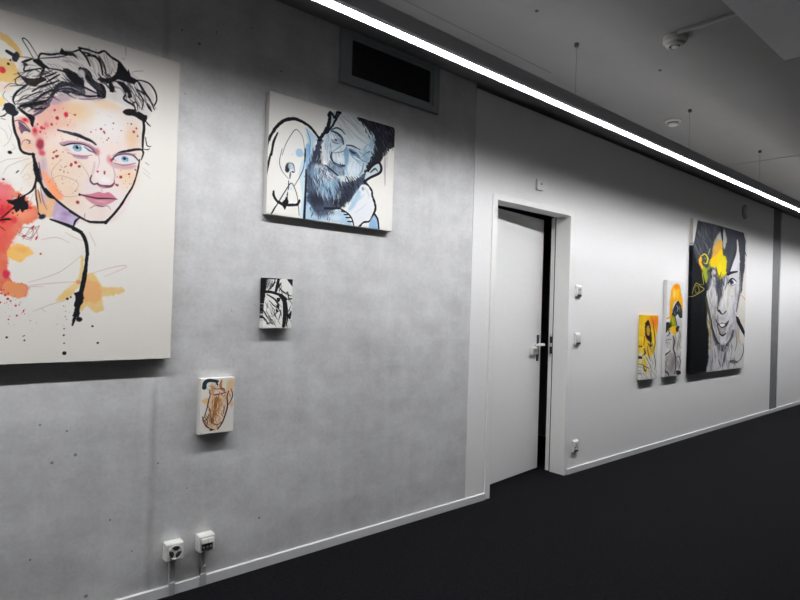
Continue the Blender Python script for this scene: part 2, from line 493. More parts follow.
def wall_box(name, x, z, label, cat, front):
    t = thing(name, (x, 0, z), label, cat)
    MB().prism([(0, z + 0.052), (-0.005, z + 0.052), (-0.018, z + 0.038), (-0.018, z - 0.046), (0, z - 0.048)], 'x', x - 0.038, x + 0.038).build('housing', MAT['switch_plastic'], t, 0.003)
    MB().box(x - 0.030, x + 0.030, -0.0195, -0.0175, z - 0.045, z - 0.030).build('painted_shadow_strip', MAT['dark_plastic'], t)  # dark strip along the lower front, painted-in shadow of the box
    front(t, x, z)
    return t
def rocker(t, x, z):
    MB().prism([(-0.018, z + 0.030), (-0.023, z + 0.030), (-0.020, z - 0.024), (-0.018, z - 0.024)], 'x', x - 0.029, x + 0.029).build('rocker', MAT['switch_plastic'], t, 0.001)
def thermo(t, x, z):
    MB().box(x - 0.030, x + 0.030, -0.021, -0.018, z - 0.022, z + 0.030).build('cover', MAT['switch_plastic'], t, 0.001)
    MB().box(x - 0.018, x + 0.018, -0.0225, -0.021, z + 0.004, z + 0.020).build('display', MAT['grey_plastic'], t)
def outlet(t, x, z, y=-0.018, r=0.027):
    MB().lathe([(r, 0.001), (r - 0.002, 0.003), (r - 0.004, 0.001), (0, 0.001)], (x, y, z), (0, -1, 0), 32).build('insert', MAT['switch_plastic'], t, 0, True)
    for a in (90, 210, 330):
        ra = math.radians(a)
        cx, cz = x + 0.5 * r * math.cos(ra), z + 0.5 * r * math.sin(ra)
        pts = [(math.cos(q) * 0.24 * r + cx, math.sin(q) * 0.24 * r + cz) for q in [2 * math.pi * i / 8 for i in range(8)]]
        MB().prism(pts, 'y', y - 0.0022, y - 0.0008).build('socket', MAT['dark_plastic'], t)
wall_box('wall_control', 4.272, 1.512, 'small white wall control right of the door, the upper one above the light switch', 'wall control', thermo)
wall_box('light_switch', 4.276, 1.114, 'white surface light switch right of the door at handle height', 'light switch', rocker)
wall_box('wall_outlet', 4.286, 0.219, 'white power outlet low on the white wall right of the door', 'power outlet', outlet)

# two outlets on the concrete wall with their conduits
def concrete_box(x0, z0, s, label):
    t = thing('wall_outlet', (x0 + s / 2, 0, z0 + s / 2), label, 'power outlet')
    MB().box(x0, x0 + s, -0.040, 0, z0, z0 + s).build('housing', MAT['plastic'], t, 0.003)
    MB().box(x0 + 0.001, x0 + s - 0.001, -0.052, -0.0405, z0 + 0.001, z0 + s - 0.001).build('cover', MAT['plastic'], t, 0.004)
    return t
S1 = 0.078
t1 = concrete_box(0.930, 0.170, S1, 'white surface power outlet with a round triple socket low on the concrete wall')
cx, cz, R_ = 0.930 + S1 / 2, 0.170 + S1 / 2, 0.032
ins = MB().lathe([(R_, 0.0), (R_, 0.002), (R_ - 0.003, 0.0035), (R_ - 0.005, 0.001), (0, 0.001)], (cx, -0.052, cz), (0, -1, 0), 40).build('insert', MAT['plastic'], t1, 0, True)
for a in (80, 200, 320):
    pts = []
    for q in range(-4, 5):
        an = math.radians(a + q * 10.5)
        pts.append((cx + math.cos(an) * 0.027, cz + math.sin(an) * 0.027))
    an = math.radians(a)
    pts += [(cx + math.cos(an + 0.75) * 0.011, cz + math.sin(an + 0.75) * 0.011), (cx + math.cos(an - 0.75) * 0.011, cz + math.sin(an - 0.75) * 0.011)]
    so = MB().prism(pts, 'y', -0.0545, -0.0528).build('socket', MAT['dark_plastic'], ins)
    for q in (-0.006, 0, 0.006):
        pass
t2 = concrete_box(1.079, 0.173, 0.076, 'white surface outlet box with small flaps above a dark opening, right of the round outlet')
MB().box(1.091, 1.143, -0.0535, -0.0515, 0.183, 0.213).build('opening', MAT['dark_plastic'], t2)
for q in range(2):
    MB().prism([(-0.052, 0.238), (-0.058, 0.236), (-0.062, 0.216), (-0.052, 0.216)], 'x', 1.089 + q * 0.029, 1.116 + q * 0.029).build('flap', MAT['plastic'], t2, 0.001)
for q in range(3):
    MB().lathe([(0, 0), (0.006, 0), (0.006, 0.0012), (0, 0.0012)], (1.100 + q * 0.017, -0.0535, 0.197), (0, -1, 0), 14).build('socket', MAT['grey_plastic'], t2)
c1 = MB().box(0.958, 0.982, -0.018, -0.0005, 0.047, 0.170).box(0.957, 0.984, -0.022, -0.0145, 0.001, 0.060).build('cable_conduit', MAT['grey_plastic'], None, 0.002)
tag(c1, 'light grey cable trunking running down from the round outlet to the floor', 'conduit')
c2 = MB().box(1.104, 1.124, -0.016, -0.0005, 0.047, 0.173).box(1.101, 1.132, -0.020, -0.0145, 0.001, 0.060).box(1.104, 1.130, -0.018, -0.0005, 0.047, 0.094).build('cable_conduit', MAT['grey_plastic'], None, 0.002)
tag(c2, 'light grey cable trunking running down from the flap outlet to the floor', 'conduit')

# ------------------------------------------------------------------ paintings
# Every picture is painted stroke by stroke onto the vertices of its canvas (millimetres from the canvas' lower left corner).
PAINTINGS = {
 'p1': (0.9, [
  ["F",[183,1233,215,1239,240,1232,271,1207,287,1176,281,1163,259,1188,237,1204,216,1212,184,1209],[226,182,98],0.9,3.9,4.9,0],
  ["F",[182,1131,218,1143,251,1145,278,1117,283,1083,267,1064,246,1058,221,1056,185,1041],[223,186,113],0.85,4.9,6.8,0],
  ["F",[185,1041,221,1051,262,1062,259,1041,230,1018,186,1007],[224,200,186],0.7,9.8,6.9,0],
  ["F",[198,995,227,1002,236,985,224,962,200,956],[240,205,120],0.8,4.9,3.9,0],
  ["B",[225,1101],12.9,12.9,0,[205,55,65],0.95,0.25],
  ["B",[203,1101],19.7,9.8,0,[235,140,60],0.8,0.4],
  ["F",[320,918,338,992,386,1051,470,1061,568,1080,662,1060,723,1036,738,949,729,856,713,776,686,681,653,613,602,569,529,561,453,588,379,649,339,783,328,838],[221,206,197],0.95,6.9,0.0,0],
  ["B",[395,758],88.1,99.8,0,[218,192,167],0.9,0.9],
  ["B",[478,785],84.2,72.1,0,[216,196,177],0.7,0.9],
  ["B",[369,952],64.1,69.9,0,[213,158,141],0.8,0.9],
  ["B",[408,1009],58.9,41.2,0,[213,153,140],0.75,0.9],
  ["B",[347,866],32.4,57.9,0,[208,140,135],0.6,0.9],
  ["B",[493,1004],74.8,41.0,0,[223,186,140],0.85,0.8],
  ["B",[436,950],47.5,23.8,0,[220,167,140],0.6,0.9],
  ["B",[580,1058],61.8,24.7,0,[224,191,149],0.8,0.8],
  ["B",[583,978],92.8,74.3,0,[224,221,219],0.9,0.9],
  ["B",[689,945],33.1,53.5,0,[221,186,153],0.8,0.8],
  ["B",[677,782],48.3,50.8,0,[223,193,158],0.8,0.9],
  ["B",[565,825],49.3,86.2,0,[221,208,205],0.8,0.9],
  ["B",[443,886],59.5,19.0,0,[226,209,191],0.6,0.8],
  ["B",[461,673],59.8,71.8,0,[219,192,166],0.7,0.9],
  ["B",[628,660],56.4,62.7,0,[223,212,212],0.8,0.9],
  ["B",[535,709],42.8,36.7,0,[210,195,205],0.5,0.9],
  ["B",[371,730],25.6,69.9,-15,[183,158,177],0.6,0.9],
  ["F",[363,752,395,726,424,684,439,654,418,643,392,679,371,717],[238,150,105],0.9,7.2,4.1,0],
  ["F",[343,671,375,655,412,642,427,605,400,572,364,576,352,615],[213,167,128],0.9,5.1,4.1,0],
  ["F",[416,638,454,614,498,587,482,545,433,555,405,573],[172,153,190],0.9,6.3,4.2,0],
  ["B",[450,592],21.2,11.7,0,[140,116,158],0.6,0.9],
  ["B",[444,572],18.5,11.6,0,[178,140,177],0.7,0.7],
  ["B",[381,604],26.0,31.2,0,[225,170,110],0.5,0.9],
  ["B",[375,650],12.5,31.1,0,[187,167,191],0.6,0.9],
  ["F",[267,929,300,945,325,918,337,884,335,811,313,807,293,819,281,857,271,895],[217,186,173],0.9,3.0,0.0,0],
  ["B",[305,931],18.3,10.2,0,[214,80,80],0.85,0.7],
  ["B",[303,933],7.1,6.1,0,[190,30,45],0.9,0.4],
  ["B",[311,871],20.4,13.2,0,[224,200,177],0.8,0.8],
  ["B",[314,836],20.4,19.4,0,[221,177,149],0.8,0.8],
  ["F",[282,920,295,916,317,900,321,888,304,887,294,877,288,891],[62,58,82],0.9,2.0,3.0,0],
  ["B",[289,897],7.1,7.1,0,[190,60,90],0.8,0.6],
  ["L",[312,856,321,855,318,844],[2.6,4.4,2.2],[70,50,70],1,0.0],
  ["L",[295,834,299,850,314,859,325,845],[1.9,3.1,1.6],[150,110,110],1,0.0],
  ["L",[271,920,284,926,305,916,321,896],[2.6,4.3,2.2],[120,60,70],1,0.0],
  ["B",[336,897],11.3,20.5,0,[190,80,85],0.7,0.9],
  ["B",[373,929],10.4,13.0,0,[215,110,110],0.7,0.8],
  ["B",[356,849],15.5,25.8,0,[150,45,62],0.92,0.5],
  ["B",[362,817],13.4,13.4,0,[196,66,90],0.85,0.6],
  ["B",[369,777],12.4,31.1,0,[173,149,172],0.6,0.9],
  ["B",[400,994],4.2,4.8,0,[205,50,60],0.9,0.4],
  ["B",[391,935],5.2,6.0,0,[205,50,60],0.9,0.4],
  ["B",[410,965],7.3,8.4,0,[205,50,60],0.9,0.4],
  ["B",[439,985],9.5,10.9,0,[205,50,60],0.9,0.4],
  ["B",[354,898],4.6,5.3,0,[205,50,60],0.9,0.4],
  ["B",[367,914],4.1,4.8,0,[205,50,60],0.9,0.4],
  ["B",[344,925],4.1,4.7,0,[205,50,60],0.9,0.4],
  ["B",[358,915],7.2,8.3,0,[205,50,60],0.9,0.4],
  ["B",[336,899],7.2,8.3,0,[205,50,60],0.9,0.4],
  ["F",[275,1124,322,1173,412,1230,517,1269,597,1257,680,1218,756,1175,771,1087,735,1039,661,1072,568,1084,469,1073,387,1037,339,957,290,968],[192,186,184],0.55,9.1,6.8,0],
  ["F",[387,1037,469,1091,556,1102,568,1077,470,1058,398,1012],[165,149,160],0.7,7.0,4.7,0],
  ["L",[324,1171,303,1207,286,1233,290,1241,305,1232,322,1208,342,1178],[2.6,4.3,2.2],[26,26,30],1,0.0],
  ["F",[254,1161,269,1184,280,1169,269,1145,257,1146],[52,52,58],1,1.5,2.5,0],
  ["L",[238,1175,253,1169,264,1166],[12.2,14.6,11.0],[40,40,46],1,0.0],
  ["B",[250,1145],4.0,4.0,0,[26,26,30],1,0.5],
  ["B",[244,1129],5.5,5.0,0,[26,26,30],1,0.5],
  ["L",[278,1166,300,1171,319,1173],[1.9,3.1,1.5],[70,60,60],1,0.0],
  ["L",[339,1179,348,1200,380,1206,412,1221,444,1234,481,1258],[6.4,7.7,6.4],[26,26,30],1,1.6],
  ["F",[406,1215,416,1244,425,1235,453,1241,469,1227,479,1213,456,1225,426,1218],[26,26,30],1,1.0,2.1,1],
  ["L",[345,1181,403,1203,444,1225],[3.1,5.1,2.6],[26,26,30],1,0.0],
  ["F",[321,1167,341,1176,361,1162,378,1151,351,1147,332,1155],[26,26,30],1,1.0,2.6,0],
  ["L",[287,1148,302,1159,319,1171],[5.9,9.9,5.0],[26,26,30],1,0.0],
  ["B",[298,1143],10.1,6.6,0,[45,45,50],1,0.3],
  ["L",[296,1138,295,1117,320,1129,360,1149],[4.5,7.5,3.7],[26,26,30],1,0.0],
  ["L",[304,1110,329,1132,347,1127],[2.2,3.7,1.9],[90,85,85],1,0.0],
  ["F",[274,1105,291,1095,313,1093,356,1110,368,1103,348,1085,327,1065,298,1076],[42,33,30],1,1.5,4.0,0],
  ["L",[360,1149,352,1124,347,1102],[6.8,11.3,5.7],[26,26,30],1,0.0],
  ["L",[283,1097,268,1077,273,1060,296,1063,318,1081],[2.2,3.7,1.8],[26,26,30],1,0.0],
  ["L",[318,1080,284,1044,268,1019,263,997,270,983],[5.5,9.2,4.6],[26,26,30],1,0.0],
  ["L",[234,1034,250,1055,271,1061],[1.8,3.0,1.5],[90,80,80],1,0.0],
  ["F",[235,954,240,970,249,978,270,979,273,964],[40,42,52],1,1.5,4.0,1],
  ["L",[286,981,307,989,336,984],[7.4,12.4,6.2],[40,40,50],1,0.0],
  ["L",[238,1026,231,1004,248,988],[1.5,2.4,1.2],[110,110,110],1,0.0],
  ["L",[372,1150,405,1154,433,1150],[3.8,6.4,3.2],[26,26,30],1,0.0],
  ["F",[423,1160,437,1169,465,1159,494,1148,496,1105,467,1113,440,1138],[26,26,30],1,1.6,4.2,0],
  ["L",[363,1115,383,1127,402,1144],[4.2,7.0,3.5],[26,26,30],1,0.0],
  ["L",[370,1096,392,1118,412,1137],[4.6,7.6,3.8],[26,26,30],1,0.0],
  ["L",[329,1132,360,1126,391,1151],[2.3,3.8,1.9],[60,60,60],1,0.0],
  ["L",[323,1047,349,1071,384,1094,411,1113],[5.3,8.9,4.4],[26,26,30],1,0.0],
  ["L",[321,1104,347,1114,374,1130],[2.3,3.8,1.9],[80,75,75],1,0.0],
  ["F",[391,1077,411,1105,448,1115,496,1111,497,1078,449,1071,417,1069,394,1045,379,1029],[46,45,52],0.95,2.1,6.3,0],
  ["L",[412,1083,448,1098,487,1091],[3.1,5.2,2.6],[140,135,144],1,0.0],
  ["L",[399,1058,426,1081,458,1084],[2.3,3.9,1.9],[131,126,135],1,0.0],
  ["L",[329,1008,350,1035,371,1056,396,1074],[5.7,9.5,4.7],[26,26,30],1,0.0],
  ["L",[302,1016,333,1042,358,1058],[3.0,5.0,2.5],[26,26,30],1,0.0],
  ["L",[331,998,364,1015,382,1034],[7.6,12.6,6.3],[26,26,30],1,0.0],
  ["L",[365,991,377,1016,392,1046],[8.4,13.9,7.0],[96,86,104],1,0.0],
  ["L",[321,981,346,1000,368,1008],[4.5,7.5,3.8],[26,26,30],1,0.0],
  ["L",[285,1028,306,1049,349,1066],[1.9,3.1,1.5],[110,105,105],1,0.0],
  ["L",[269,993,298,1011,324,1013],[2.2,3.7,1.9],[90,90,90],1,0.0],
  ["L",[299,970,320,1004,333,1020],[1.9,3.1,1.6],[80,80,85],1,0.0],
  ["L",[477,1256,501,1237,519,1203],[6.7,11.1,5.6],[26,26,30],1,0.0],
  ["L",[476,1263,510,1266,545,1264,569,1279,595,1263,624,1252,640,1238,666,1208],[6.7,10.1,9.4],[26,26,30],1,1.7],
  ["L",[508,1242,535,1247,556,1226,566,1180],[7.6,12.7,6.3],[26,26,30],1,0.0],
  ["L",[550,1252,570,1220,580,1181],[6.0,10.0,5.0],[26,26,30],1,0.0],
  ["L",[491,1250,511,1251,525,1245],[4.7,7.9,3.9],[26,26,30],1,0.0],
  ["F",[623,1249,643,1231,660,1214,664,1233,674,1205,700,1196,690,1174,655,1177,621,1178,614,1193],[26,26,30],1,1.7,3.3,1],
  ["L",[624,1213,614,1191,588,1163],[5.3,8.8,4.4],[26,26,30],1,0.0],
  ["L",[602,1218,597,1194,585,1180],[2.0,3.4,1.7],[110,110,110],1,0.0],
  ["F",[553,1169,583,1172,613,1189,634,1187,604,1157,613,1137,608,1119,596,1119,590,1150,568,1147,544,1153],[26,26,30],1,1.6,4.4,1],
  ["F",[479,1184,503,1190,523,1173,536,1149,566,1141,582,1118,579,1087,555,1082,544,1108,514,1131,498,1158,479,1171],[26,26,30],1,1.6,4.3,0],
  ["B",[489,1163],16.1,17.1,40,[192,186,191],0.95,0.4],
  ["L",[500,1112,520,1109,535,1102],[6.3,10.5,5.3],[201,191,197],1,0.0],
  ["B",[573,1148],7.7,5.5,0,[178,177,177],0.7,0.5],
  ["L",[480,1134,500,1112,530,1103,552,1098],[5.2,8.6,4.3],[26,26,30],1,0.0],
  ["L",[482,1079,516,1078,553,1090],[5.9,9.9,4.9],[26,26,30],1,0.0],
  ["L",[483,1059,526,1069,563,1085],[4.0,6.6,3.3],[120,110,125],1,0.0],
  ["F",[611,1169,645,1170,668,1152,684,1122,669,1110,650,1130,634,1154],[26,26,30],1,1.7,3.3,0],
  ["B",[660,1122],7.9,11.2,0,[178,172,177],0.9,0.4],
  ["L",[609,1147,635,1143,652,1120,661,1094],[3.3,5.5,2.7],[140,130,140],1,0.0],
  ["L",[684,1198,708,1186,733,1152,756,1124,775,1088],[6.3,10.5,5.2],[26,26,30],1,0.0],
  ["L",[692,1164,716,1136,728,1111,723,1075],[4.2,7.0,3.5],[26,26,30],1,0.0],
  ["L",[700,1196,724,1199,753,1193,777,1164,783,1131,774,1106],[4.2,8.5,5.7],[26,26,30],1,0.0],
  ["L",[656,1121,651,1101,690,1084,698,1063],[6.2,10.4,5.2],[26,26,30],1,0.0],
  ["L",[703,1156,732,1146,757,1129],[4.6,7.7,3.8],[26,26,30],1,0.0],
  ["L",[744,1103,763,1079],[8.0,13.4,6.7],[26,26,30],1,0.0],
  ["L",[679,1087,700,1101,707,1071],[4.2,6.9,3.5],[70,60,60],1,0.0],
  ["L",[650,1329,652,1288],[1.2,2.1,1.0],[120,118,116],1,0.0],
  ["L",[679,1224,701,1235,724,1242],[1.2,2.1,1.0],[120,118,116],1,0.0],
  ["L",[636,1270,650,1269],[1.2,2.0,1.0],[140,138,136],1,0.0],
  ["H",[298,1149,360,1141,361,1090,306,1039,277,985,271,1045],-30,65.9,3.0,26,[60,58,60],0.75,51,0.3],
  ["H",[345,1184,482,1247,484,1162,400,1148],14,71.9,2.6,22,[120,116,116],0.7,52,0.25],
  ["H",[360,1141,423,1155,486,1114,487,1076,381,1032],28,72.3,4.1,26,[30,30,34],0.85,53,0.25],
  ["H",[298,1011,379,1095,394,1046,365,987,274,964],-32,71.0,4.1,34,[44,42,48],0.8,54,0.3],
  ["H",[491,1256,570,1269,632,1238,613,1188,543,1157],62,69.7,3.2,24,[110,106,108],0.7,55,0.25],
  ["H",[484,1183,538,1177,580,1112,555,1083,487,1071],36,64.2,3.7,20,[120,114,122],0.5,56,0.25],
  ["H",[613,1182,697,1195,766,1109,712,1072,657,1115],52,66.5,4.4,30,[36,36,40],0.8,57,0.3],
  ["H",[548,1174,634,1194,635,1149,585,1118],30,49.0,4.4,18,[24,24,28],0.9,58,0.3],
  ["F",[235,971,248,984,263,984,276,962,287,955,267,934,248,943,239,953],[38,38,44],1,1.5,4.0,1],
  ["L",[225,926,237,933,247,947],[3.6,6.1,3.0],[60,60,66],1,0.0],
  ["L",[227,920,242,919],[1.8,3.0,1.5],[90,90,90],1,0.0],
  ["L",[236,967,240,978,232,951],[2.9,4.9,2.4],[26,26,30],1,0.0],
  ["F",[278,979,308,961,333,950,330,913,322,917,314,940,287,959],[26,26,30],1,1.5,3.0,0],
  ["L",[286,980,329,1000,366,1022],[7.5,12.5,6.2],[26,26,30],1,0.0],
  ["L",[312,966,342,994,369,1006],[3.4,5.6,2.8],[120,110,120],1,0.0],
  ["L",[330,955,352,976,382,1009],[6.8,11.3,5.7],[92,80,98],1,0.0],
  ["L",[325,979,351,986,369,995],[3.8,6.3,3.1],[26,26,30],1,0.0],
  ["L",[264,933,267,904,274,876,284,852,293,815,313,805,337,807],[8.6,10.5,8.6],[26,26,30],1,1.5],
  ["L",[333,809,341,771,347,741,355,709],[11.3,20.1,16.3],[26,26,30],1,3.1],
  ["L",[353,779,359,744,366,714],[3.0,5.0,2.5],[90,60,80],1,0.0],
  ["B",[259,799],8.5,7.0,0,[26,26,30],1,0.2],
  ["L",[281,726,289,736],[3.0,4.9,2.5],[50,50,60],1,0.0],
  ["B",[242,695],5.0,4.0,0,[26,26,30],1,0.2],
  ["L",[251,900,262,873,253,836,237,817],[1.1,1.8,0.9],[154,151,153],0.8,0.0],
  ["L",[230,756,250,770,280,780,301,789],[1.1,1.8,0.9],[154,151,153],0.8,0.0],
  ["L",[240,713,255,745,293,773,322,788],[1.1,1.9,0.9],[154,151,153],0.8,0.0],
  ["L",[265,833,274,820,262,807],[1.1,1.8,0.9],[154,151,153],0.8,0.0],
  ["L",[226,885,243,874,252,846],[1.1,1.8,0.9],[154,151,153],0.8,0.0],
  ["L",[294,722,314,761,331,775],[1.1,1.9,0.9],[154,151,153],0.8,0.0],
  ["F",[419,868,454,884,499,890,536,881,560,864,551,845,530,867,499,880,458,872,435,860],[161,119,141],0.75,3.3,1.3,0],
  ["F",[446,859,464,870,484,877,506,876,526,865,541,850,513,843,486,839,462,845],[211,210,212],1,1.3,0.0,0],
  ["B",[483,861],18.1,14.0,0,[104,136,162],1,0.15],
  ["B",[483,855],12.7,7.4,0,[157,182,197],0.9,0.6],
  ["B",[482,863],6.7,6.7,0,[22,28,42],1,0.2],
  ["B",[488,868],2.7,2.3,0,[220,223,228],1,0.3],
  ["L",[426,862,436,862,456,873,475,878,499,880,518,877,536,868,551,852],[3.3,6.1,4.1],[66,48,66],1,0.0],
  ["L",[435,860,458,872,475,876],[2.9,4.9,2.4],[34,30,42],1,0.0],
  ["L",[509,871,526,860,544,855],[4.0,6.6,3.3],[80,76,100],1,0.0],
  ["L",[521,879,542,869,555,855],[5.0,8.3,4.1],[150,95,120],0.7,0.0],
  ["L",[449,836,477,831,507,833,537,843],[3.9,6.6,3.3],[183,115,130],0.85,0.0],
  ["F",[468,829,501,833,522,835,519,824,492,819,474,822],[146,104,138],0.7,3.3,0.0,0],
  ["B",[557,860],10.9,17.1,0,[198,119,121],0.8,0.8],
  ["B",[447,847],13.2,6.6,0,[206,158,158],0.5,0.9],
  ["L",[413,918,433,917,462,914,486,912,514,904,532,900,550,889],[6.5,16.3,7.3],[60,54,66],0.95,2.0],
  ["L",[468,913,489,910,511,904,535,897],[4.1,10.7,4.1],[26,24,32],0.9,1.7],
  ["B",[440,985],7.3,9.9,0,[200,50,60],0.95,0.3],
  ["B",[408,964],6.5,6.5,0,[150,45,55],0.9,0.4],
  ["B",[471,992],4.3,4.3,0,[150,45,55],0.9,0.4],
  ["B",[392,936],3.9,3.9,0,[150,45,55],0.9,0.4],
  ["B",[411,836],3.9,3.9,0,[150,45,55],0.9,0.4],
  ["B",[401,827],3.9,3.9,0,[150,45,55],0.9,0.4],
  ["B",[411,813],5.9,5.9,0,[150,45,55],0.9,0.4],
  ["B",[417,817],3.9,3.9,0,[150,45,55],0.9,0.4],
  ["B",[530,936],3.4,3.4,0,[150,45,55],0.9,0.4],
  ["B",[548,949],2.4,2.4,0,[150,45,55],0.9,0.4],
  ["B",[399,992],3.9,3.9,0,[150,45,55],0.9,0.4],
  ["B",[482,898],2.3,2.3,0,[150,45,55],0.9,0.4],
  ["B",[433,835],2.3,2.3,0,[150,45,55],0.9,0.4],
  ["F",[632,856,654,869,684,871,711,857,626,837],[165,121,145],0.9,3.5,0.0,0],
  ["L",[616,842,631,865,647,877,677,889,706,900,727,903,736,894],[6.0,11.2,6.9],[34,30,38],1,1.8],
  ["F",[648,1049,667,1065,697,1069,725,1057,746,1052,740,1025,723,1028,702,1037,682,1039,658,1038],[26,26,30],1,1.0,2.8,0],
  ["B",[704,1063],6.4,3.6,0,[168,167,172],0.8,0.5],
  ["L",[730,1033,735,999,732,958,732,914],[11.4,13.1,8.7],[26,26,30],1,0.0],
  ["L",[742,960,750,926,766,925],[3.2,5.3,2.6],[26,26,30],1,0.0],
  ["L",[741,1029,750,1020,761,1012],[4.2,7.0,3.5],[26,26,30],1,0.0],
  ["L",[732,908,735,887,728,860],[4.7,7.9,3.9],[26,26,30],1,0.0],
  ["L",[735,908,751,908,761,914],[2.6,4.4,2.2],[26,26,30],1,0.0],
  ["B",[568,957],4.8,4.8,0,[165,50,60],0.85,0.4],
  ["B",[581,943],4.1,4.1,0,[90,50,60],0.85,0.4],
  ["B",[613,991],3.8,3.8,0,[90,50,60],0.85,0.4],
  ["B",[591,916],3.4,3.4,0,[90,50,60],0.85,0.4],
  ["B",[644,967],2.8,2.8,0,[90,50,60],0.85,0.4],
  ["B",[683,1004],4.2,4.2,0,[90,50,60],0.85,0.4],
  ["B",[694,973],6.4,6.4,0,[165,50,60],0.85,0.4],
  ["B",[704,990],5.0,5.0,0,[165,50,60],0.85,0.4],
  ["B",[710,958],4.3,4.3,0,[90,50,60],0.85,0.4],
  ["B",[669,1003],2.1,2.1,0,[90,50,60],0.85,0.4],
  ["B",[612,967],2.1,2.1,0,[90,50,60],0.85,0.4],
  ["F",[619,845,639,862,668,870,694,867,712,850,693,836,657,830],[210,210,212],1,1.9,0.0,0],
  ["B",[663,851],16.4,12.7,0,[104,136,162],1,0.15],
  ["B",[663,846],11.4,7.6,0,[154,191,209],0.9,0.5],
  ["B",[661,852],6.3,6.3,0,[22,28,42],1,0.2],
  ["L",[615,845,633,862,668,874,697,872,717,854],[4.6,7.7,4.6],[50,38,52],1,0.0],
  ["L",[622,826,660,824,705,841],[3.7,6.2,3.1],[160,100,125],1,0.0],
  ["F",[608,833,640,822,705,833,694,816,646,805,611,811],[178,135,149],0.65,7.5,0.0,0],
  ["F",[612,853,638,873,704,881,692,872,644,865],[159,116,140],0.7,3.7,0.0,0],
  ["B",[601,838],12.4,19.9,0,[196,120,130],0.7,0.8],
  ["B",[610,836],6.2,7.5,0,[200,50,60],0.9,0.3],
  ["B",[405,831],3.5,3.5,0,[165,55,60],0.9,0.3],
  ["B",[464,792],6.0,6.0,0,[165,55,60],0.9,0.3],
  ["B",[478,801],4.8,4.8,0,[165,55,60],0.9,0.3],
  ["B",[491,788],4.8,4.8,0,[165,55,60],0.9,0.3],
  ["B",[566,956],4.9,4.9,0,[165,55,60],0.9,0.3],
  ["B",[578,948],4.9,4.9,0,[165,55,60],0.9,0.3],
  ["B",[596,925],3.7,3.7,0,[165,55,60],0.9,0.3],
  ["B",[586,783],5.0,5.0,0,[165,55,60],0.9,0.3],
  ["B",[650,773],6.3,6.3,0,[165,55,60],0.9,0.3],
  ["B",[632,737],5.0,5.0,0,[165,55,60],0.9,0.3],
  ["B",[682,791],3.8,3.8,0,[165,55,60],0.9,0.3],
  ["B",[414,815],4.7,4.7,0,[165,55,60],0.9,0.3],
  ["B",[400,804],4.7,4.7,0,[165,55,60],0.9,0.3],
  ["B",[426,763],3.0,3.0,0,[165,55,60],0.9,0.3],
  ["B",[453,756],3.0,3.0,0,[165,55,60],0.9,0.3],
  ["S",[443,742],71.4,40,1.2,3.0,[140,90,80],3,0.7],
  ["S",[659,767],44.2,16,1.3,2.5,[150,70,70],4,0.8],
  ["S",[573,938],86.4,20,1.0,2.5,[150,90,95],5,0.7],
  ["S",[410,950],82.5,25,1.2,3.5,[190,80,80],6,0.7],
  ["L",[387,709,427,740,491,720,471,675],[1.6,2.7,1.3],[159,130,130],0.7,0.0],
  ["L",[408,689,450,660,525,683],[1.6,2.6,1.3],[159,130,130],0.7,0.0],
  ["L",[488,811,522,768,534,733],[1.6,2.7,1.3],[159,130,130],0.7,0.0],
  ["L",[425,799,396,746,418,691],[1.5,2.6,1.3],[159,130,130],0.7,0.0],
  ["L",[552,872,565,825,557,787],[1.6,2.7,1.4],[159,130,130],0.7,0.0],
  ["L",[548,815,544,781,537,754],[8.0,13.3,6.6],[200,171,173],0.6,0.0],
  ["B",[590,751],23.2,14.3,0,[224,221,223],0.9,0.7],
  ["B",[563,768],16.4,21.9,0,[224,214,212],0.8,0.8],
  ["L",[618,806,626,779,623,756],[4.9,8.2,4.1],[178,149,163],0.6,0.0],
  ["L",[538,760,534,739,546,726,562,732],[4.7,8.0,6.0],[92,60,78],1,0.0],
  ["L",[559,730,577,723,610,727,624,742],[6.8,12.2,6.8],[112,62,82],1,0.0],
  ["B",[580,719],17.6,6.6,0,[178,130,141],0.7,0.8],
  ["L",[623,756,625,743,619,733],[2.9,4.8,2.4],[120,80,95],1,0.0],
  ["B",[578,706],5.5,9.9,0,[201,181,191],0.7,0.8],
  ["B",[560,780],6.0,4.9,0,[200,50,70],0.9,0.4],
  ["B",[586,776],4.4,4.4,0,[110,60,80],0.9,0.4],
  ["F",[500,673,536,684,566,697,586,695,607,701,636,677,606,677,566,669,527,669],[194,118,136],1,2.2,0.0,0],
  ["F",[516,670,566,670,630,676,613,657,582,643,548,644],[193,132,143],1,2.2,0.0,0],
  ["B",[577,659],27.5,4.9,0,[210,163,169],0.8,0.8],
  ["L",[494,678,522,673,561,670,586,673,612,676,637,677],[4.0,6.7,4.0],[66,32,48],1,0.0],
  ["B",[497,675],4.3,5.4,0,[26,26,30],1,0.4],
  ["L",[537,626,557,640,582,640,602,644,614,630],[2.8,4.7,2.3],[120,92,104],0.75,0.0],
  ["L",[562,639,587,639],[3.2,5.4,2.7],[100,70,85],0.8,0.0],
  ["B",[648,771],6.7,6.0,0,[150,50,52],0.9,0.4],
  ["B",[637,736],6.1,5.5,0,[150,50,52],0.9,0.4],
  ["B",[681,790],5.1,4.6,0,[150,50,52],0.9,0.4],
  ["B",[706,813],4.6,4.1,0,[150,50,52],0.9,0.4],
  ["B",[479,802],7.5,6.7,0,[150,50,52],0.9,0.4],
  ["B",[493,789],5.9,5.3,0,[150,50,52],0.9,0.4],
  ["B",[491,644],7.5,6.8,0,[150,50,52],0.9,0.4],
  ["B",[463,786],4.8,4.3,0,[150,50,52],0.9,0.4],
  ["L",[721,859,715,812,699,746,674,696,656,659,629,616,596,573],[6.2,8.9,12.4],[26,26,30],1,1.1],
  ["L",[599,576,567,572,535,571,503,584,464,604],[11.9,9.3,8.6],[26,26,30],1,1.1],
  ["L",[503,584,487,567,480,542],[3.5,5.9,2.9],[26,26,30],1,0.0],
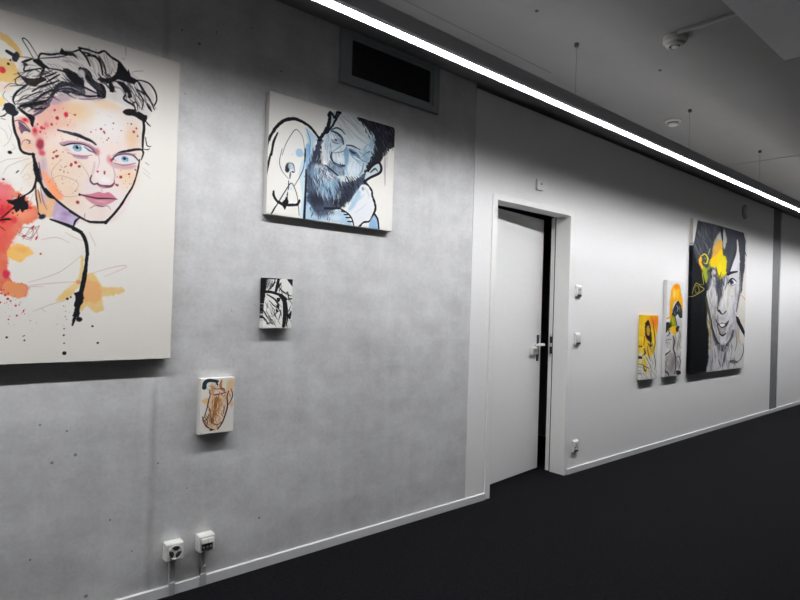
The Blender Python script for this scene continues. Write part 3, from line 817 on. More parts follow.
  ["L",[519,603,517,581],[1.6,2.6,1.3],[120,110,110],1,0.0],
  ["L",[744,852,761,843],[2.1,3.5,1.8],[131,130,135],1,0.0],
  ["L",[734,827,768,804],[1.3,2.1,1.1],[178,177,181],1,0.0],
  ["L",[735,809,769,786],[1.3,2.1,1.1],[178,177,181],1,0.0],
  ["L",[346,749,345,702,336,670,314,646],[5.6,9.4,4.7],[26,26,30],1,0.0],
  ["L",[350,750,360,705,384,662,409,648],[14.0,12.7,7.6],[26,26,30],1,2.1],
  ["L",[346,687,348,646,353,618,358,577],[3.4,5.7,2.8],[26,26,30],1,0.0],
  ["L",[361,684,371,634,386,599],[1.9,3.2,1.6],[110,80,90],1,0.0],
  ["L",[354,673,365,622],[2.3,3.8,1.9],[80,60,70],1,0.0],
  ["F",[372,677,388,673,410,652,412,645,389,649],[26,26,30],1,1.6,2.6,0],
  ["L",[505,584,454,614,412,646,379,682],[6.1,10.2,5.1],[26,26,30],1,0.0],
  ["B",[370,570],15.5,9.8,-25,[46,42,56],1,0.4],
  ["L",[356,585,364,573],[5.3,8.8,4.4],[26,26,30],1,0.0],
  ["L",[398,564,442,552,480,539,509,525],[6.5,14.4,11.7],[26,26,30],1,0.0],
  ["L",[498,582,484,567,478,541],[3.5,5.9,2.9],[26,26,30],1,0.0],
  ["L",[290,587,319,606,339,655],[1.5,2.5,1.2],[190,120,100],0.6,0.0],
  ["L",[301,710,315,728,327,715,305,701],[1.5,2.5,1.2],[201,177,140],0.8,0.0],
  ["L",[271,657,296,659,300,675],[1.5,2.5,1.2],[210,177,121],0.9,0.0],
  ["L",[478,535,509,521,527,483,533,438],[11.8,16.1,14.0],[26,26,30],1,0.0],
  ["F",[178,668,232,682,290,657,342,613,356,562,317,540,296,503,276,467,267,415,263,364,286,314,320,308,329,265,288,254,245,278,190,276],[216,108,82],0.92,5.5,13.2,0],
  ["B",[238,638],39.2,50.4,0,[222,120,135],0.8,0.8],
  ["B",[247,571],50.6,56.2,0,[214,70,72],0.8,0.8],
  ["B",[302,579],45.7,34.3,0,[236,160,120],0.75,0.8],
  ["B",[238,486],44.8,67.2,0,[222,84,76],0.7,0.9],
  ["B",[326,587],28.8,28.8,0,[232,140,110],0.7,0.8],
  ["F",[261,426,275,450,298,460,325,449,347,425,326,412,306,390,283,397,264,407],[238,186,96],0.95,3.4,5.6,0],
  ["B",[306,436],25.2,13.7,0,[230,160,80],0.6,0.8],
  ["F",[262,313,291,309,320,301,325,270,302,254,273,260,250,267],[226,146,96],0.95,4.5,5.6,0],
  ["B",[261,341],13.5,16.9,0,[204,48,84],0.95,0.4],
  ["B",[244,543],11.2,13.5,0,[190,30,50],0.8,0.5],
  ["B",[263,588],13.5,15.8,0,[200,50,50],0.8,0.5],
  ["S",[270,206],56.6,26,1.1,4.5,[190,50,80],11,1],
  ["S",[249,589],50.6,14,1.1,4.5,[190,40,50],12,1],
  ["S",[295,183],91.2,26,1.1,2.5,[120,60,80],13,1],
  ["S",[250,251],33.8,12,2.3,5.6,[200,50,80],14,1],
  ["B",[370,426],4.7,4.7,0,[210,90,60],1,0.3],
  ["L",[295,492,313,523,343,514,329,478,297,492],[1.9,3.1,1.6],[150,110,115],0.9,0.0],
  ["L",[310,476,342,532,358,498],[1.9,3.1,1.6],[150,110,115],0.9,0.0],
  ["L",[324,495,362,534,334,473],[1.9,3.1,1.6],[150,110,115],0.9,0.0],
  ["L",[294,503,334,484,353,510],[1.9,3.1,1.5],[150,110,115],0.9,0.0],
  ["L",[309,488,319,492],[4.2,7.0,3.5],[190,40,70],1,0.0],
  ["L",[338,519,344,529],[4.2,7.1,3.5],[190,40,70],1,0.0],
  ["L",[352,480,357,493],[4.3,7.1,3.5],[190,40,70],1,0.0],
  ["F",[255,618,276,623,272,632,280,637,286,630,290,652,297,637,314,650,311,629,322,621,326,597,311,589,305,579,297,592,287,575,277,587,253,564,269,589,282,603,265,606],[26,26,30],1,1.5,4.0,0],
  ["B",[278,630],6.0,4.5,0,[210,200,195],0.9,0.3],
  ["S",[289,607],45.5,22,1.5,4.0,[26,26,30],21,1],
  ["L",[235,541,261,548,272,547],[5.1,8.6,4.3],[26,26,30],1,0.0],
  ["L",[241,550,265,579],[4.4,7.3,3.7],[26,26,30],1,0.0],
  ["L",[235,519,254,504],[2.2,3.7,1.8],[130,30,40],1,0.0],
  ["B",[330,600],8.2,7.2,0,[205,50,60],0.8,0.5],
  ["B",[280,547],12.1,14.1,0,[214,60,66],0.8,0.6],
  ["B",[240,575],19.9,19.9,0,[190,40,60],0.7,0.7],
  ["F",[510,425,521,412,519,333,499,292,467,254,436,244,431,253,465,295,497,330,507,358],[224,192,123],0.9,5.3,5.3,0],
  ["F",[533,356,550,363,571,349,592,311,663,308,675,288,618,269,595,263,602,215,571,205,538,226,522,208,509,214,513,271,526,331],[223,190,123],0.95,4.4,6.2,0],
  ["F",[531,332,567,326,589,296,590,265,570,233,554,241,526,249,520,298],[226,170,114],0.95,5.3,7.1,0],
  ["B",[504,323],10.5,8.8,0,[220,130,90],0.8,0.5],
  ["L",[533,441,529,386,523,331,513,278,500,231],[12.9,18.3,21.5],[26,26,30],1,2.6],
  ["F",[488,279,505,288,519,284,523,258,513,216,510,181,489,185,495,227,498,257],[26,26,30],1,1.7,7.0,1],
  ["L",[488,150,500,193],[7.7,12.8,6.4],[26,26,30],1,3.5],
  ["B",[511,172],13.2,10.5,0,[26,26,30],1,0.2],
  ["B",[561,145],5.3,4.5,0,[26,26,30],1,0.25],
  ["B",[583,76],5.4,4.6,0,[26,26,30],1,0.25],
  ["B",[463,37],8.7,7.4,0,[26,26,30],1,0.25],
  ["B",[459,109],4.3,3.7,0,[26,26,30],1,0.25],
  ["B",[461,77],3.5,2.9,0,[26,26,30],1,0.25],
  ["B",[467,254],6.1,5.2,0,[26,26,30],1,0.25],
  ["B",[479,261],4.3,3.7,0,[26,26,30],1,0.25],
  ["B",[327,91],4.2,3.5,0,[26,26,30],1,0.25],
  ["B",[270,103],4.9,4.2,0,[26,26,30],1,0.25],
  ["B",[459,135],3.5,2.9,0,[26,26,30],1,0.25],
  ["B",[462,183],2.6,2.2,0,[26,26,30],1,0.25],
  ["S",[470,183],52.0,18,0.9,2.6,[90,80,80],22,0.8],
  ["L",[333,313,434,358,512,431],[1.9,3.1,1.6],[192,160,153],0.75,0.0],
  ["L",[306,295,420,315,512,325],[1.9,3.1,1.6],[192,160,153],0.75,0.0],
  ["L",[272,263,334,294,384,299],[1.8,3.0,1.5],[192,160,153],0.75,0.0],
  ["L",[549,359,615,386,672,401,678,392,599,350],[2.0,3.4,1.7],[192,160,153],0.75,0.0],
  ["L",[351,202,408,229,460,247],[1.9,3.1,1.6],[192,160,153],0.75,0.0],
  ["L",[371,481,422,495,468,478],[1.9,3.1,1.6],[192,160,153],0.75,0.0],
  ["L",[379,216,394,199],[1.9,3.1,1.6],[192,160,153],0.75,0.0],
  ["L",[537,528,563,473],[2.0,3.3,1.6],[192,160,153],0.75,0.0],
  ["L",[451,519,483,501,514,491],[1.9,3.2,1.6],[192,160,153],0.75,0.0],
 ]),
 'p2': (1.2, [
  ["F",[215,480,255,458,292,441,271,409,260,332,221,324,224,411],[166,200,218],0.85,7.3,6.1,0],
  ["F",[215,374,243,380,258,185,272,100,286,28,287,-3,215,-6,219,179],[126,168,206],0.9,4.9,3.7,0],
  ["F",[178,239,214,313,221,130,207,18,197,17,203,127],[185,208,222],0.8,6.0,3.6,0],
  ["B",[181,340],21.7,21.7,0,[150,188,214],0.85,0.25],
  ["B",[140,326],4.8,6.0,0,[190,210,220],0.7,0.5],
  ["B",[134,147],13.2,10.8,0,[190,210,222],0.7,0.8],
  ["F",[377,596,426,611,563,616,710,585,724,464,662,380,611,306,542,252,457,231,373,285,330,345,323,417,340,502],[196,204,206],1,4.0,0.0,0],
  ["B",[461,564],68.7,41.2,0,[205,208,206],0.8,0.9],
  ["B",[675,519],40.2,57.4,0,[150,180,196],0.8,0.9],
  ["B",[616,400],36.9,51.0,0,[120,156,178],0.8,0.9],
  ["B",[350,457],24.2,60.4,0,[165,190,205],0.7,0.9],
  ["B",[486,361],41.4,55.3,0,[190,205,214],0.7,0.9],
  ["B",[565,347],42.1,49.1,0,[205,214,220],0.8,0.8],
  ["B",[416,437],54.4,16.3,-35,[140,165,185],0.7,0.9],
  ["F",[321,448,288,410,271,370,253,317,223,252,228,180,246,91,286,46,381,62,446,88,512,139,588,210,630,273,611,313,559,269,508,242,457,234,414,262,364,297,323,310,309,347],[70,80,98],1,5.3,10.7,0],
  ["B",[291,324],26.5,66.3,0,[48,54,70],0.8,0.8],
  ["B",[360,201],74.0,67.3,-30,[148,182,202],0.85,0.9],
  ["B",[270,253],34.3,39.6,0,[120,150,172],0.8,0.9],
  ["B",[366,250],48.5,29.6,-35,[190,196,202],0.9,0.8],
  ["B",[308,287],34.6,24.0,0,[165,178,190],0.8,0.8],
  ["B",[291,110],45.1,39.8,0,[40,42,54],0.85,0.8],
  ["B",[476,178],55.2,49.6,0,[46,48,62],0.8,0.8],
  ["B",[428,116],41.0,30.0,0,[36,38,48],0.8,0.8],
  ["H",[306,440,253,317,226,246,246,91,381,62,429,89,375,231,316,302],75,59.8,5.3,55,[38,40,50],0.8,31,0.35],
  ["H",[255,264,422,280,492,223,428,116,299,125],78,52.6,4.6,60,[205,215,222],0.6,32,0.35],
  ["H",[424,225,612,285,512,142,397,71],60,54.6,5.5,55,[30,32,40],0.85,33,0.3],
  ["H",[269,280,423,253,444,146,298,138],85,50.2,4.6,50,[110,150,180],0.7,34,0.3],
  ["H",[288,403,356,309,423,266,375,217,271,227],100,34.4,4.0,45,[225,228,230],0.6,35,0.4],
  ["H",[293,284,373,285,424,239,359,215],40,21.2,4.0,30,[90,70,78],0.7,36,0.4],
  ["F",[241,87,302,42,430,75,481,68,543,3,383,8,226,2],[168,194,212],1,6.6,7.9,0],
  ["B",[325,48],48.1,24.1,0,[60,66,84],0.85,0.8],
  ["H",[254,78,430,75,432,21,256,13],100,26.3,5.3,24,[48,52,66],0.8,37,0.4],
  ["B",[415,32],40.9,19.1,0,[200,214,224],0.9,0.8],
  ["L",[428,583,485,537,559,501,644,479],[2.0,3.3,1.6],[120,132,142],0.75,0.0],
  ["L",[451,595,508,562,583,523,651,500],[2.0,3.3,1.6],[120,132,142],0.75,0.0],
  ["L",[412,557,466,510,500,475],[1.9,3.2,1.6],[120,132,142],0.75,0.0],
  ["L",[435,596,492,577,566,539,634,517],[2.0,3.3,1.6],[120,132,142],0.75,0.0],
  ["L",[475,603,532,567,608,538],[2.0,3.3,1.6],[120,132,142],0.75,0.0],
  ["L",[506,607,556,579,624,558],[2.0,3.3,1.6],[120,132,142],0.75,0.0],
  ["L",[445,554,498,507,519,486],[1.9,3.2,1.6],[120,132,142],0.75,0.0],
  ["L",[527,507,593,482,644,472],[2.0,3.3,1.6],[120,132,142],0.75,0.0],
  ["B",[379,449],34.7,37.8,0,[205,214,220],0.7,0.9],
  ["L",[377,506,407,522,439,517,463,499],[6.4,10.2,5.1],[60,66,80],1,0.0],
  ["L",[374,498,412,493,444,473,456,443],[8.9,15.3,7.7],[48,62,86],1,0.0],
  ["B",[399,447],21.5,16.5,-25,[140,150,165],0.8,0.8],
  ["B",[386,464],16.4,7.6,-20,[215,218,222],0.8,0.7],
  ["L",[375,455,391,439,426,439],[3.0,5.1,2.5],[80,88,104],1,0.0],
  ["B",[406,455],7.6,6.3,0,[60,64,78],0.9,0.5],
  ["L",[341,473,373,429,367,371],[4.5,7.6,3.8],[150,172,190],0.7,0.0],
  ["L",[449,438,419,413,382,386],[3.8,6.4,3.2],[120,140,160],1,0.0],
  ["L",[477,441,521,445,570,434],[7.8,10.4,3.9],[66,80,98],1,0.0],
  ["F",[489,426,522,426,559,408,572,385,531,390,502,401],[84,116,146],0.85,5.2,2.6,0],
  ["L",[499,418,522,409,545,411],[7.0,11.7,5.8],[36,48,68],1,0.0],
  ["L",[547,406,581,380,623,374],[3.5,5.9,3.0],[80,110,134],1,0.0],
  ["L",[515,387,556,368,573,358],[3.1,5.2,2.6],[130,150,165],1,0.0],
  ["B",[535,387],14.3,6.5,-25,[190,204,214],0.8,0.7],
  ["L",[596,409,637,437,671,437],[4.0,6.6,3.3],[60,86,108],1,0.0],
  ["L",[611,445,604,411,572,391],[3.2,5.3,2.6],[120,150,170],1,0.0],
  ["B",[422,369],22.9,28.0,-20,[206,210,212],0.7,0.9],
  ["F",[477,436,495,396,489,330,467,300,468,358,459,395],[110,148,176],0.9,5.1,2.6,0],
  ["L",[481,439,466,410,420,389,382,380],[3.1,5.1,2.5],[90,106,124],1,0.0],
  ["L",[380,381,377,354,393,330],[8.8,12.6,8.8],[44,54,72],1,0.0],
  ["L",[393,328,438,319,469,327],[10.2,17.9,8.9],[34,42,58],1,0.0],
  ["B",[433,357],12.8,11.5,0,[214,220,222],0.6,0.9],
  ["H",[382,386,473,430,469,326,392,325],75,31.5,3.8,20,[120,146,166],0.55,92,0.3],
  ["F",[369,333,396,325,462,318,468,274,402,263,355,293],[110,130,150],0.7,6.3,5.0,0],
  ["L",[340,306,386,285,425,264],[6.3,8.8,7.6],[32,34,44],1,0.0],
  ["B",[518,315],38.9,32.4,0,[214,222,226],0.85,0.8],
  ["L",[472,353,482,303,495,272],[3.9,6.4,3.2],[120,165,190],0.8,0.0],
  ["L",[598,363,591,322,568,288],[6.3,10.5,5.3],[90,130,156],0.8,0.0],
  ["H",[340,479,378,494,390,375,346,329],80,37.5,4.4,18,[96,128,152],0.6,44,0.3],
  ["H",[377,500,448,477,457,440,411,437],40,31.5,3.8,18,[70,88,108],0.6,45,0.3],
  ["H",[481,439,570,444,638,411,598,350,508,366],35,38.6,4.5,24,[84,116,142],0.55,46,0.3],
  ["H",[595,442,709,574,687,481,631,382],120,46.1,5.3,30,[110,146,170],0.6,47,0.3],
  ["H",[472,359,598,363,576,293,479,276],95,38.6,4.5,20,[150,184,204],0.6,48,0.2],
  ["H",[405,589,564,601,665,578,635,490,471,488],42,69.7,2.5,30,[150,158,164],0.55,49,0.2],
  ["H",[369,333,466,325,464,273,356,280],60,31.5,4.4,22,[50,62,80],0.7,50,0.3],
  ["F",[359,575,374,594,394,574,387,547,365,535],[170,186,198],0.9,2.5,0.0,0],
  ["L",[335,475,354,510,362,553,353,580,368,598,391,574,410,606,429,611],[11.3,13.8,11.3],[26,26,30],1,3.8],
  ["L",[427,609,402,569,378,524,348,481],[8.8,12.6,7.6],[26,26,30],1,3.1],
  ["F",[549,610,653,618,816,613,828,507,775,471,726,402,664,348,621,312,607,324,644,391,673,483,656,544,600,579],[36,36,44],1,4.2,12.6,0],
  ["H",[581,613,804,611,820,506,752,467,655,566],60,36.6,5.6,40,[84,88,100],0.6,41,0.3],
  ["H",[555,600,654,594,677,484,620,529],50,30.8,5.6,30,[40,42,50],0.9,42,0.3],
  ["H",[656,537,696,473,644,391,607,398],50,37.2,5.7,25,[150,180,196],0.6,43,0.3],
  ["F",[621,315,663,362,703,387,724,369,720,332,651,288,612,268],[196,208,212],1,2.8,0.0,0],
  ["L",[632,324,663,362,703,387,726,370,720,332,651,291,612,265],[11.6,15.9,13.0],[26,26,30],1,0.0],
  ["L",[650,320,682,347,701,336],[6.9,11.5,5.7],[70,80,92],1,0.0],
  ["L",[752,467,756,368,760,263],[3.1,5.1,2.6],[105,105,108],1,0.0],
  ["L",[767,487,771,371],[2.2,3.7,1.8],[160,160,160],1,0.0],
  ["L",[739,453,745,322],[1.7,2.9,1.5],[190,190,190],1,0.0],
  ["F",[595,242,654,231,674,180,696,125,665,70,622,32,552,4,526,11,500,85,528,158,565,206],[220,222,225],1,4.2,0.0,0],
  ["F",[500,85,545,175,565,206,589,181,539,104],[150,186,210],0.8,11.1,8.3,0],
  ["L",[543,71,583,99,632,139],[2.4,3.9,2.0],[190,200,210],1,0.0],
  ["L",[603,228,629,212,647,175],[2.8,4.6,2.3],[180,190,196],1,0.0],
  ["L",[573,151,613,190],[2.4,4.0,2.0],[170,190,205],1,0.0],
  ["B",[599,218],7.9,11.9,0,[90,100,116],0.7,0.7],
  ["L",[606,257,638,242,664,216,668,190,684,159,694,121,678,77,653,40,611,28,579,-4],[10.8,13.5,9.4],[26,26,30],1,2.7],
  ["F",[657,42,689,81,712,49,725,-1,654,-2],[136,172,204],0.95,2.7,2.7,0],
  ["B",[628,12],17.3,14.6,0,[214,220,224],0.9,0.6],
  ["L",[689,86,714,56,725,-4],[12.2,10.8,8.1],[26,26,30],1,0.0],
  ["L",[443,86,495,68,528,40,545,-1],[7.8,9.1,6.5],[26,26,30],1,0.0],
  ["L",[456,73,483,70],[6.4,7.7,6.4],[26,26,30],1,0.0],
  ["L",[476,56,508,60],[6.5,7.8,6.5],[26,26,30],1,0.0],
  ["L",[488,41,522,45],[6.5,7.8,6.5],[26,26,30],1,0.0],
  ["L",[501,20,536,24],[6.5,7.8,6.5],[26,26,30],1,0.0],
  ["L",[348,74,394,79,447,86],[12.7,13.9,7.6],[34,36,46],1,0.0],
  ["L",[-17,314,2,370,36,435,68,473,107,498,155,509,203,502,247,484,300,438],[10.7,17.8,13.1],[26,26,30],1,2.4],
  ["L",[51,417,29,364,20,298],[5.8,11.7,8.2],[26,26,30],1,0.0],
  ["L",[293,426,287,375,274,335],[14.8,24.7,12.4],[52,58,74],0.9,6.2],
  ["L",[361,586,356,534,324,470,300,433],[18.7,15.0,18.7],[26,26,30],1,3.7],
  ["L",[80,309,98,367,130,427,151,454,171,452,199,418,214,335],[2.5,4.2,2.1],[96,98,104],1,0.0],
  ["L",[219,471,242,415,238,340],[3.7,6.1,3.1],[90,120,146],0.7,0.0],
  ["L",[23,329,9,274,-4,213,-11,156],[8.1,12.8,5.8],[26,26,30],1,2.3],
  ["L",[79,341,66,273,83,228,120,196],[2.5,4.1,2.1],[80,82,90],1,0.0],
  ["L",[213,368,209,275,186,216,153,159],[2.9,4.8,2.4],[70,82,100],1,0.0],
  ["L",[29,4,62,58,101,124,137,175,162,145,178,99,190,16],[5.4,4.8,3.0],[60,62,70],1,0.0],
  ["L",[32,5,50,42],[4.2,7.0,3.5],[26,26,30],1,0.0],
  ["L",[39,120,39,97,63,70,104,60,157,65,179,73,190,94],[8.3,16.6,9.5],[26,26,30],1,2.4],
  ["F",[120,145,120,91,126,74,113,50,105,32,90,54,91,72,112,102],[26,26,30],1,1.2,2.4,1],
  ["L",[122,186,122,139],[2.9,4.8,2.4],[26,26,30],1,0.0],
  ["B",[114,252],13.1,26.2,8,[40,42,50],1,0.3],
  ["B",[134,261],16.7,21.5,0,[176,194,206],0.9,0.4],
  ["L",[121,277,146,273,156,235],[3.2,5.4,2.7],[80,90,104],1,0.0],
  ["L",[131,231,128,197],[5.0,8.4,4.2],[90,100,112],1,0.0],
  ["L",[140,235,150,234],[5.8,9.6,4.8],[40,42,50],1,0.0],
  ["L",[222,259,224,180,221,-5],[6.1,9.8,13.4],[24,26,34],1,0.0],
  ["L",[214,368,214,300],[5.1,8.5,4.3],[26,26,30],1,0.0],
 ]),
 'p3': (1.12, [
  ["F",[-15,258,27,256,11,194,7,150,2,102,-5,-1,-23,-1],[26,26,30],1,1.6,3.2,1],
  ["L",[3,251,51,253,94,254],[8.0,13.3,6.6],[26,26,30],1,0.0],
  ["F",[129,255,166,262,166,217,149,228],[26,26,30],1,1.7,2.2,0],
  ["F",[15,243,39,244,34,211,17,202],[150,150,150],0.8,4.3,3.3,0],
  ["L",[61,245,49,217,26,192],[4.4,7.4,3.7],[26,26,30],1,0.0],
  ["L",[79,249,74,213,63,177],[10.7,17.8,8.9],[26,26,30],1,0.0],
  ["L",[5,183,42,182,97,167,123,149],[14.9,13.4,17.9],[26,26,30],1,0.0],
  ["L",[18,170,61,147,84,120],[5.3,8.9,4.4],[26,26,30],1,0.0],
  ["L",[87,205,112,184,154,166],[4.5,7.5,3.7],[26,26,30],1,0.0],
  ["L",[95,231,83,208],[4.5,7.4,3.7],[26,26,30],1,0.0],
  ["L",[125,179,134,185,142,160],[3.6,6.0,3.0],[26,26,30],1,0.0],
  ["L",[94,167,118,137,123,76,117,10],[19.5,24.0,16.5],[26,26,30],1,0.0],
  ["L",[130,132,139,65,131,10],[5.4,9.0,4.5],[26,26,30],1,0.0],
  ["F",[73,153,92,153,89,136,77,136],[26,26,30],1,1.6,0.0,0],
  ["L",[82,117,76,84],[13.4,17.8,7.4],[26,26,30],1,0.0],
  ["F",[139,63,160,88,155,46],[26,26,30],1,1.7,0.0,0],
  ["L",[31,140,59,114,75,106],[3.5,5.9,3.0],[26,26,30],1,0.0],
  ["L",[0,91,22,59,54,21],[4.4,7.3,3.7],[26,26,30],1,0.0],
  ["L",[-2,58,29,26],[6.2,10.3,5.1],[26,26,30],1,0.0],
  ["B",[30,25],9.8,6.5,0,[26,26,30],1,0.5],
  ["L",[49,75,52,59,76,81,100,93],[3.6,5.9,3.0],[26,26,30],1,0.0],
  ["L",[136,149,164,153],[5.4,9.1,4.5],[26,26,30],1,0.0],
  ["L",[64,64,97,21],[2.2,3.7,1.9],[120,120,120],1,0.0],
  ["L",[100,87,87,37],[3.1,5.2,2.6],[70,70,70],1,0.0],
  ["L",[25,129,15,75],[2.6,4.4,2.2],[130,130,130],1,0.0],
  ["L",[156,116,138,76],[2.7,4.5,2.3],[90,90,90],1,0.0],
  ["L",[46,239,38,195],[2.6,4.4,2.2],[60,60,60],1,0.0],
  ["L",[103,192,135,171,155,133],[2.3,3.8,1.9],[90,90,90],1,0.0],
  ["H",[12,172,92,153,97,21,11,21],60,65.0,3.8,16,[40,40,44],0.9,61,0.4],
  ["H",[15,248,94,253,90,186,17,183],110,43.4,4.3,12,[40,40,44],0.85,62,0.4],
  ["H",[103,170,164,155,166,21,122,15],75,60.8,4.4,14,[30,30,34],0.9,63,0.4],
  ["H",[8,102,99,115,103,15,6,15],50,59.6,5.4,10,[226,226,222],0.9,64,0.4],
 ]),
 'p4': (1.04, [
  ["F",[45,228,59,235,74,204,69,188,118,198,134,241,163,248,162,197,138,132,122,73,90,15,50,17,21,45,12,73,36,98,37,152,44,179],[228,196,160],0.9,4.4,5.5,0],
  ["B",[143,229],20.2,22.4,0,[224,190,140],0.8,0.9],
  ["F",[6,158,33,169,42,156,29,137],[230,190,130],0.9,4.3,3.2,0],
  ["B",[153,131],10.1,16.8,0,[226,180,130],0.8,0.8],
  ["F",[70,166,90,167,102,146,84,99,68,56,54,63,66,117],[176,112,56],0.9,4.4,4.4,0],
  ["B",[57,208],13.2,21.9,0,[206,150,104],0.8,0.8],
  ["L",[99,246,95,219,112,195],[8.6,14.4,7.2],[196,120,70],1,0.0],
  ["B",[80,132],11.0,33.1,8,[150,90,44],0.6,0.8],
  ["B",[104,102],12.2,33.3,15,[240,220,196],0.8,0.8],
  ["L",[16,219,19,240,39,250,79,243],[21.3,18.5,12.8],[36,58,66],1,0.0],
  ["L",[73,237,82,225],[5.2,8.6,4.3],[40,44,70],1,0.0],
  ["L",[41,201,45,181,39,157,32,120,22,88,12,68],[3.4,5.7,2.8],[70,42,36],1,0.0],
  ["L",[61,180,95,183,124,189],[3.9,6.5,3.2],[120,60,40],1,0.0],
  ["L",[83,206,112,207,115,190],[2.6,4.3,2.2],[90,60,60],1,0.0],
  ["L",[136,194,129,166,133,127,125,89,109,46,87,18],[5.1,7.2,5.8],[66,44,60],1,0.0],
  ["L",[147,204,157,175,149,148,135,127],[3.5,5.8,2.9],[80,50,60],1,0.0],
  ["L",[34,136,50,102,54,58,74,39],[2.6,4.3,2.1],[110,70,50],1,0.0],
  ["L",[11,84,23,50,47,26,72,16],[3.4,5.7,2.8],[60,44,50],1,0.0],
  ["L",[15,62,34,71,42,92],[3.0,5.0,2.5],[70,50,60],1,0.0],
  ["L",[54,52,83,38,117,56],[2.6,4.3,2.2],[100,60,50],1,0.0],
  ["B",[56,17],8.8,4.4,0,[30,28,36],1,0.4],
  ["L",[20,83,37,60,32,38],[2.6,4.3,2.1],[80,60,60],1,0.0],
  ["L",[120,128,113,85],[2.6,4.3,2.2],[120,80,70],1,0.0],
  ["L",[70,166,66,117],[2.1,3.6,1.8],[120,80,60],1,0.0],
  ["L",[139,182,148,165],[2.2,3.6,1.8],[150,90,80],1,0.0],
  ["H",[39,174,130,183,117,62,54,47],100,49.1,3.3,26,[150,92,52],0.6,65,0.4],
  ["H",[14,95,121,112,89,21,27,34],60,38.0,3.3,26,[96,58,50],0.7,66,0.5],
  ["H",[42,233,117,212,119,167,44,173],40,38.2,3.3,14,[120,70,48],0.6,67,0.5],
  ["H",[50,167,118,184,105,63,60,57],105,43.8,4.4,12,[238,222,200],0.7,68,0.4],
 ]),
 'p5': (2.14, [
  ["F",[-116,619,360,612,337,537,279,390,259,267,83,164,115,67,50,82,-5,168,2,263,-96,254],[238,190,34],1,7.0,11.7,0],
  ["B",[-62,525],35.5,106.4,0,[240,205,60],0.8,0.9],
  ["B",[255,562],49.1,61.4,0,[232,128,30],0.95,0.8],
  ["B",[162,586],36.4,24.3,0,[236,160,40],0.8,0.9],
  ["B",[242,341],19.6,61.3,0,[246,212,60],0.8,0.8],
  ["F",[-1,323,77,273,187,160,325,55,301,1,-82,7,-67,171,-35,264],[214,212,204],0.75,11.9,11.9,0],
  ["F",[19,191,88,176,114,73,63,87],[232,196,40],1,3.6,4.8,0],
  ["F",[-27,335,50,309,79,237,16,251],[236,192,40],0.9,7.1,0.0,0],
  ["F",[50,525,86,567,132,561,168,489,196,367,149,368,69,411],[40,32,30],1,4.8,6.0,0],
  ["F",[84,507,127,519,156,464,133,422,88,441],[196,150,60],0.95,4.8,0.0,0],
  ["L",[202,574,233,488,268,353,246,268,292,156],[8.9,7.7,4.4],[70,56,40],1,0.0],
  ["L",[44,417,35,346,-13,311,-47,265],[4.5,7.5,3.7],[80,64,40],1,0.0],
  ["L",[38,298,66,255,17,233],[10.4,17.3,8.6],[70,60,50],1,0.0],
  ["L",[124,344,178,318,215,342],[9.2,15.3,7.7],[50,60,60],1,0.0],
  ["L",[148,380,176,343,152,307],[6.6,10.9,5.5],[40,44,44],1,0.0],
  ["L",[113,320,130,247,186,172],[5.9,9.8,4.9],[80,96,96],1,0.0],
  ["L",[178,306,207,257],[4.6,7.7,3.8],[110,120,120],1,0.0],
  ["L",[-59,253,5,215,-31,193],[5.2,8.6,4.3],[60,58,54],1,0.0],
  ["L",[-67,171,22,143,112,115,164,106],[4.6,7.6,3.8],[60,60,58],1,0.0],
  ["L",[34,143,76,81,100,104],[5.8,9.7,4.9],[54,50,44],1,0.0],
  ["L",[261,230,288,143,270,83],[4.7,7.8,3.9],[80,80,80],1,0.0],
  ["L",[81,213,189,123,218,61],[3.3,5.5,2.7],[130,130,130],1,0.0],
  ["H",[-1,323,309,328,314,7,-59,29],70,107.2,6.0,26,[120,118,112],0.6,69,0.3],
  ["H",[-89,572,35,573,31,191,-79,171],85,141.3,9.4,12,[246,214,80],0.6,70,0.2],
  ["H",[161,598,347,600,302,451,195,476],80,84.9,9.7,10,[236,120,24],0.7,86,0.2],
 ]),
 'p6': (2.27, [
  ["F",[78,587,72,755,93,868,142,931,216,958,294,933,332,858,371,763,392,609,359,599,312,704,282,770,174,758,136,682,124,597],[240,168,20],1,4.7,5.6,0],
  ["B",[218,920],28.4,28.4,0,[238,130,20],0.95,0.8],
  ["B",[169,843],17.0,56.5,0,[248,205,120],0.9,0.7],
  ["B",[244,845],15.2,57.0,0,[244,196,20],0.9,0.7],
  ["L",[-29,585,36,596,119,616],[9.3,13.0,9.3],[232,160,40],1,0.0],
  ["B",[369,792],7.7,38.5,0,[246,214,120],0.9,0.6],
  ["F",[130,597,141,672,207,749,271,775,328,733,366,667,385,609,319,599,257,636,184,598],[44,50,60],1,3.8,5.6,0],
  ["L",[230,731,264,703,244,665],[6.9,11.4,5.7],[130,140,150],1,0.0],
  ["L",[296,723,315,666],[4.6,7.7,3.8],[120,130,140],1,0.0],
  ["L",[180,664,214,626],[4.5,7.6,3.8],[110,120,70],1,0.0],
  ["B",[367,647],9.6,28.9,0,[70,96,40],0.9,0.7],
  ["F",[2,467,51,513,99,588,139,625,194,607,239,570,222,503,279,455],[150,152,30],1,4.6,7.4,0],
  ["F",[53,494,101,559,129,513,86,457],[58,80,40],0.95,4.7,0.0,0],
  ["F",[253,589,319,599,384,551,366,474,278,474],[200,198,200],0.9,5.7,0.0,0],
  ["F",[85,475,168,503,255,484,247,436,87,438],[238,186,20],1,4.7,5.6,0],
  ["L",[-8,467,42,499],[8.9,14.9,7.4],[30,32,40],1,0.0],
  ["L",[215,607,242,532,289,465],[6.8,11.4,5.7],[60,64,50],1,0.0],
  ["L",[141,597,166,531],[5.7,9.4,4.7],[200,190,30],1,0.0],
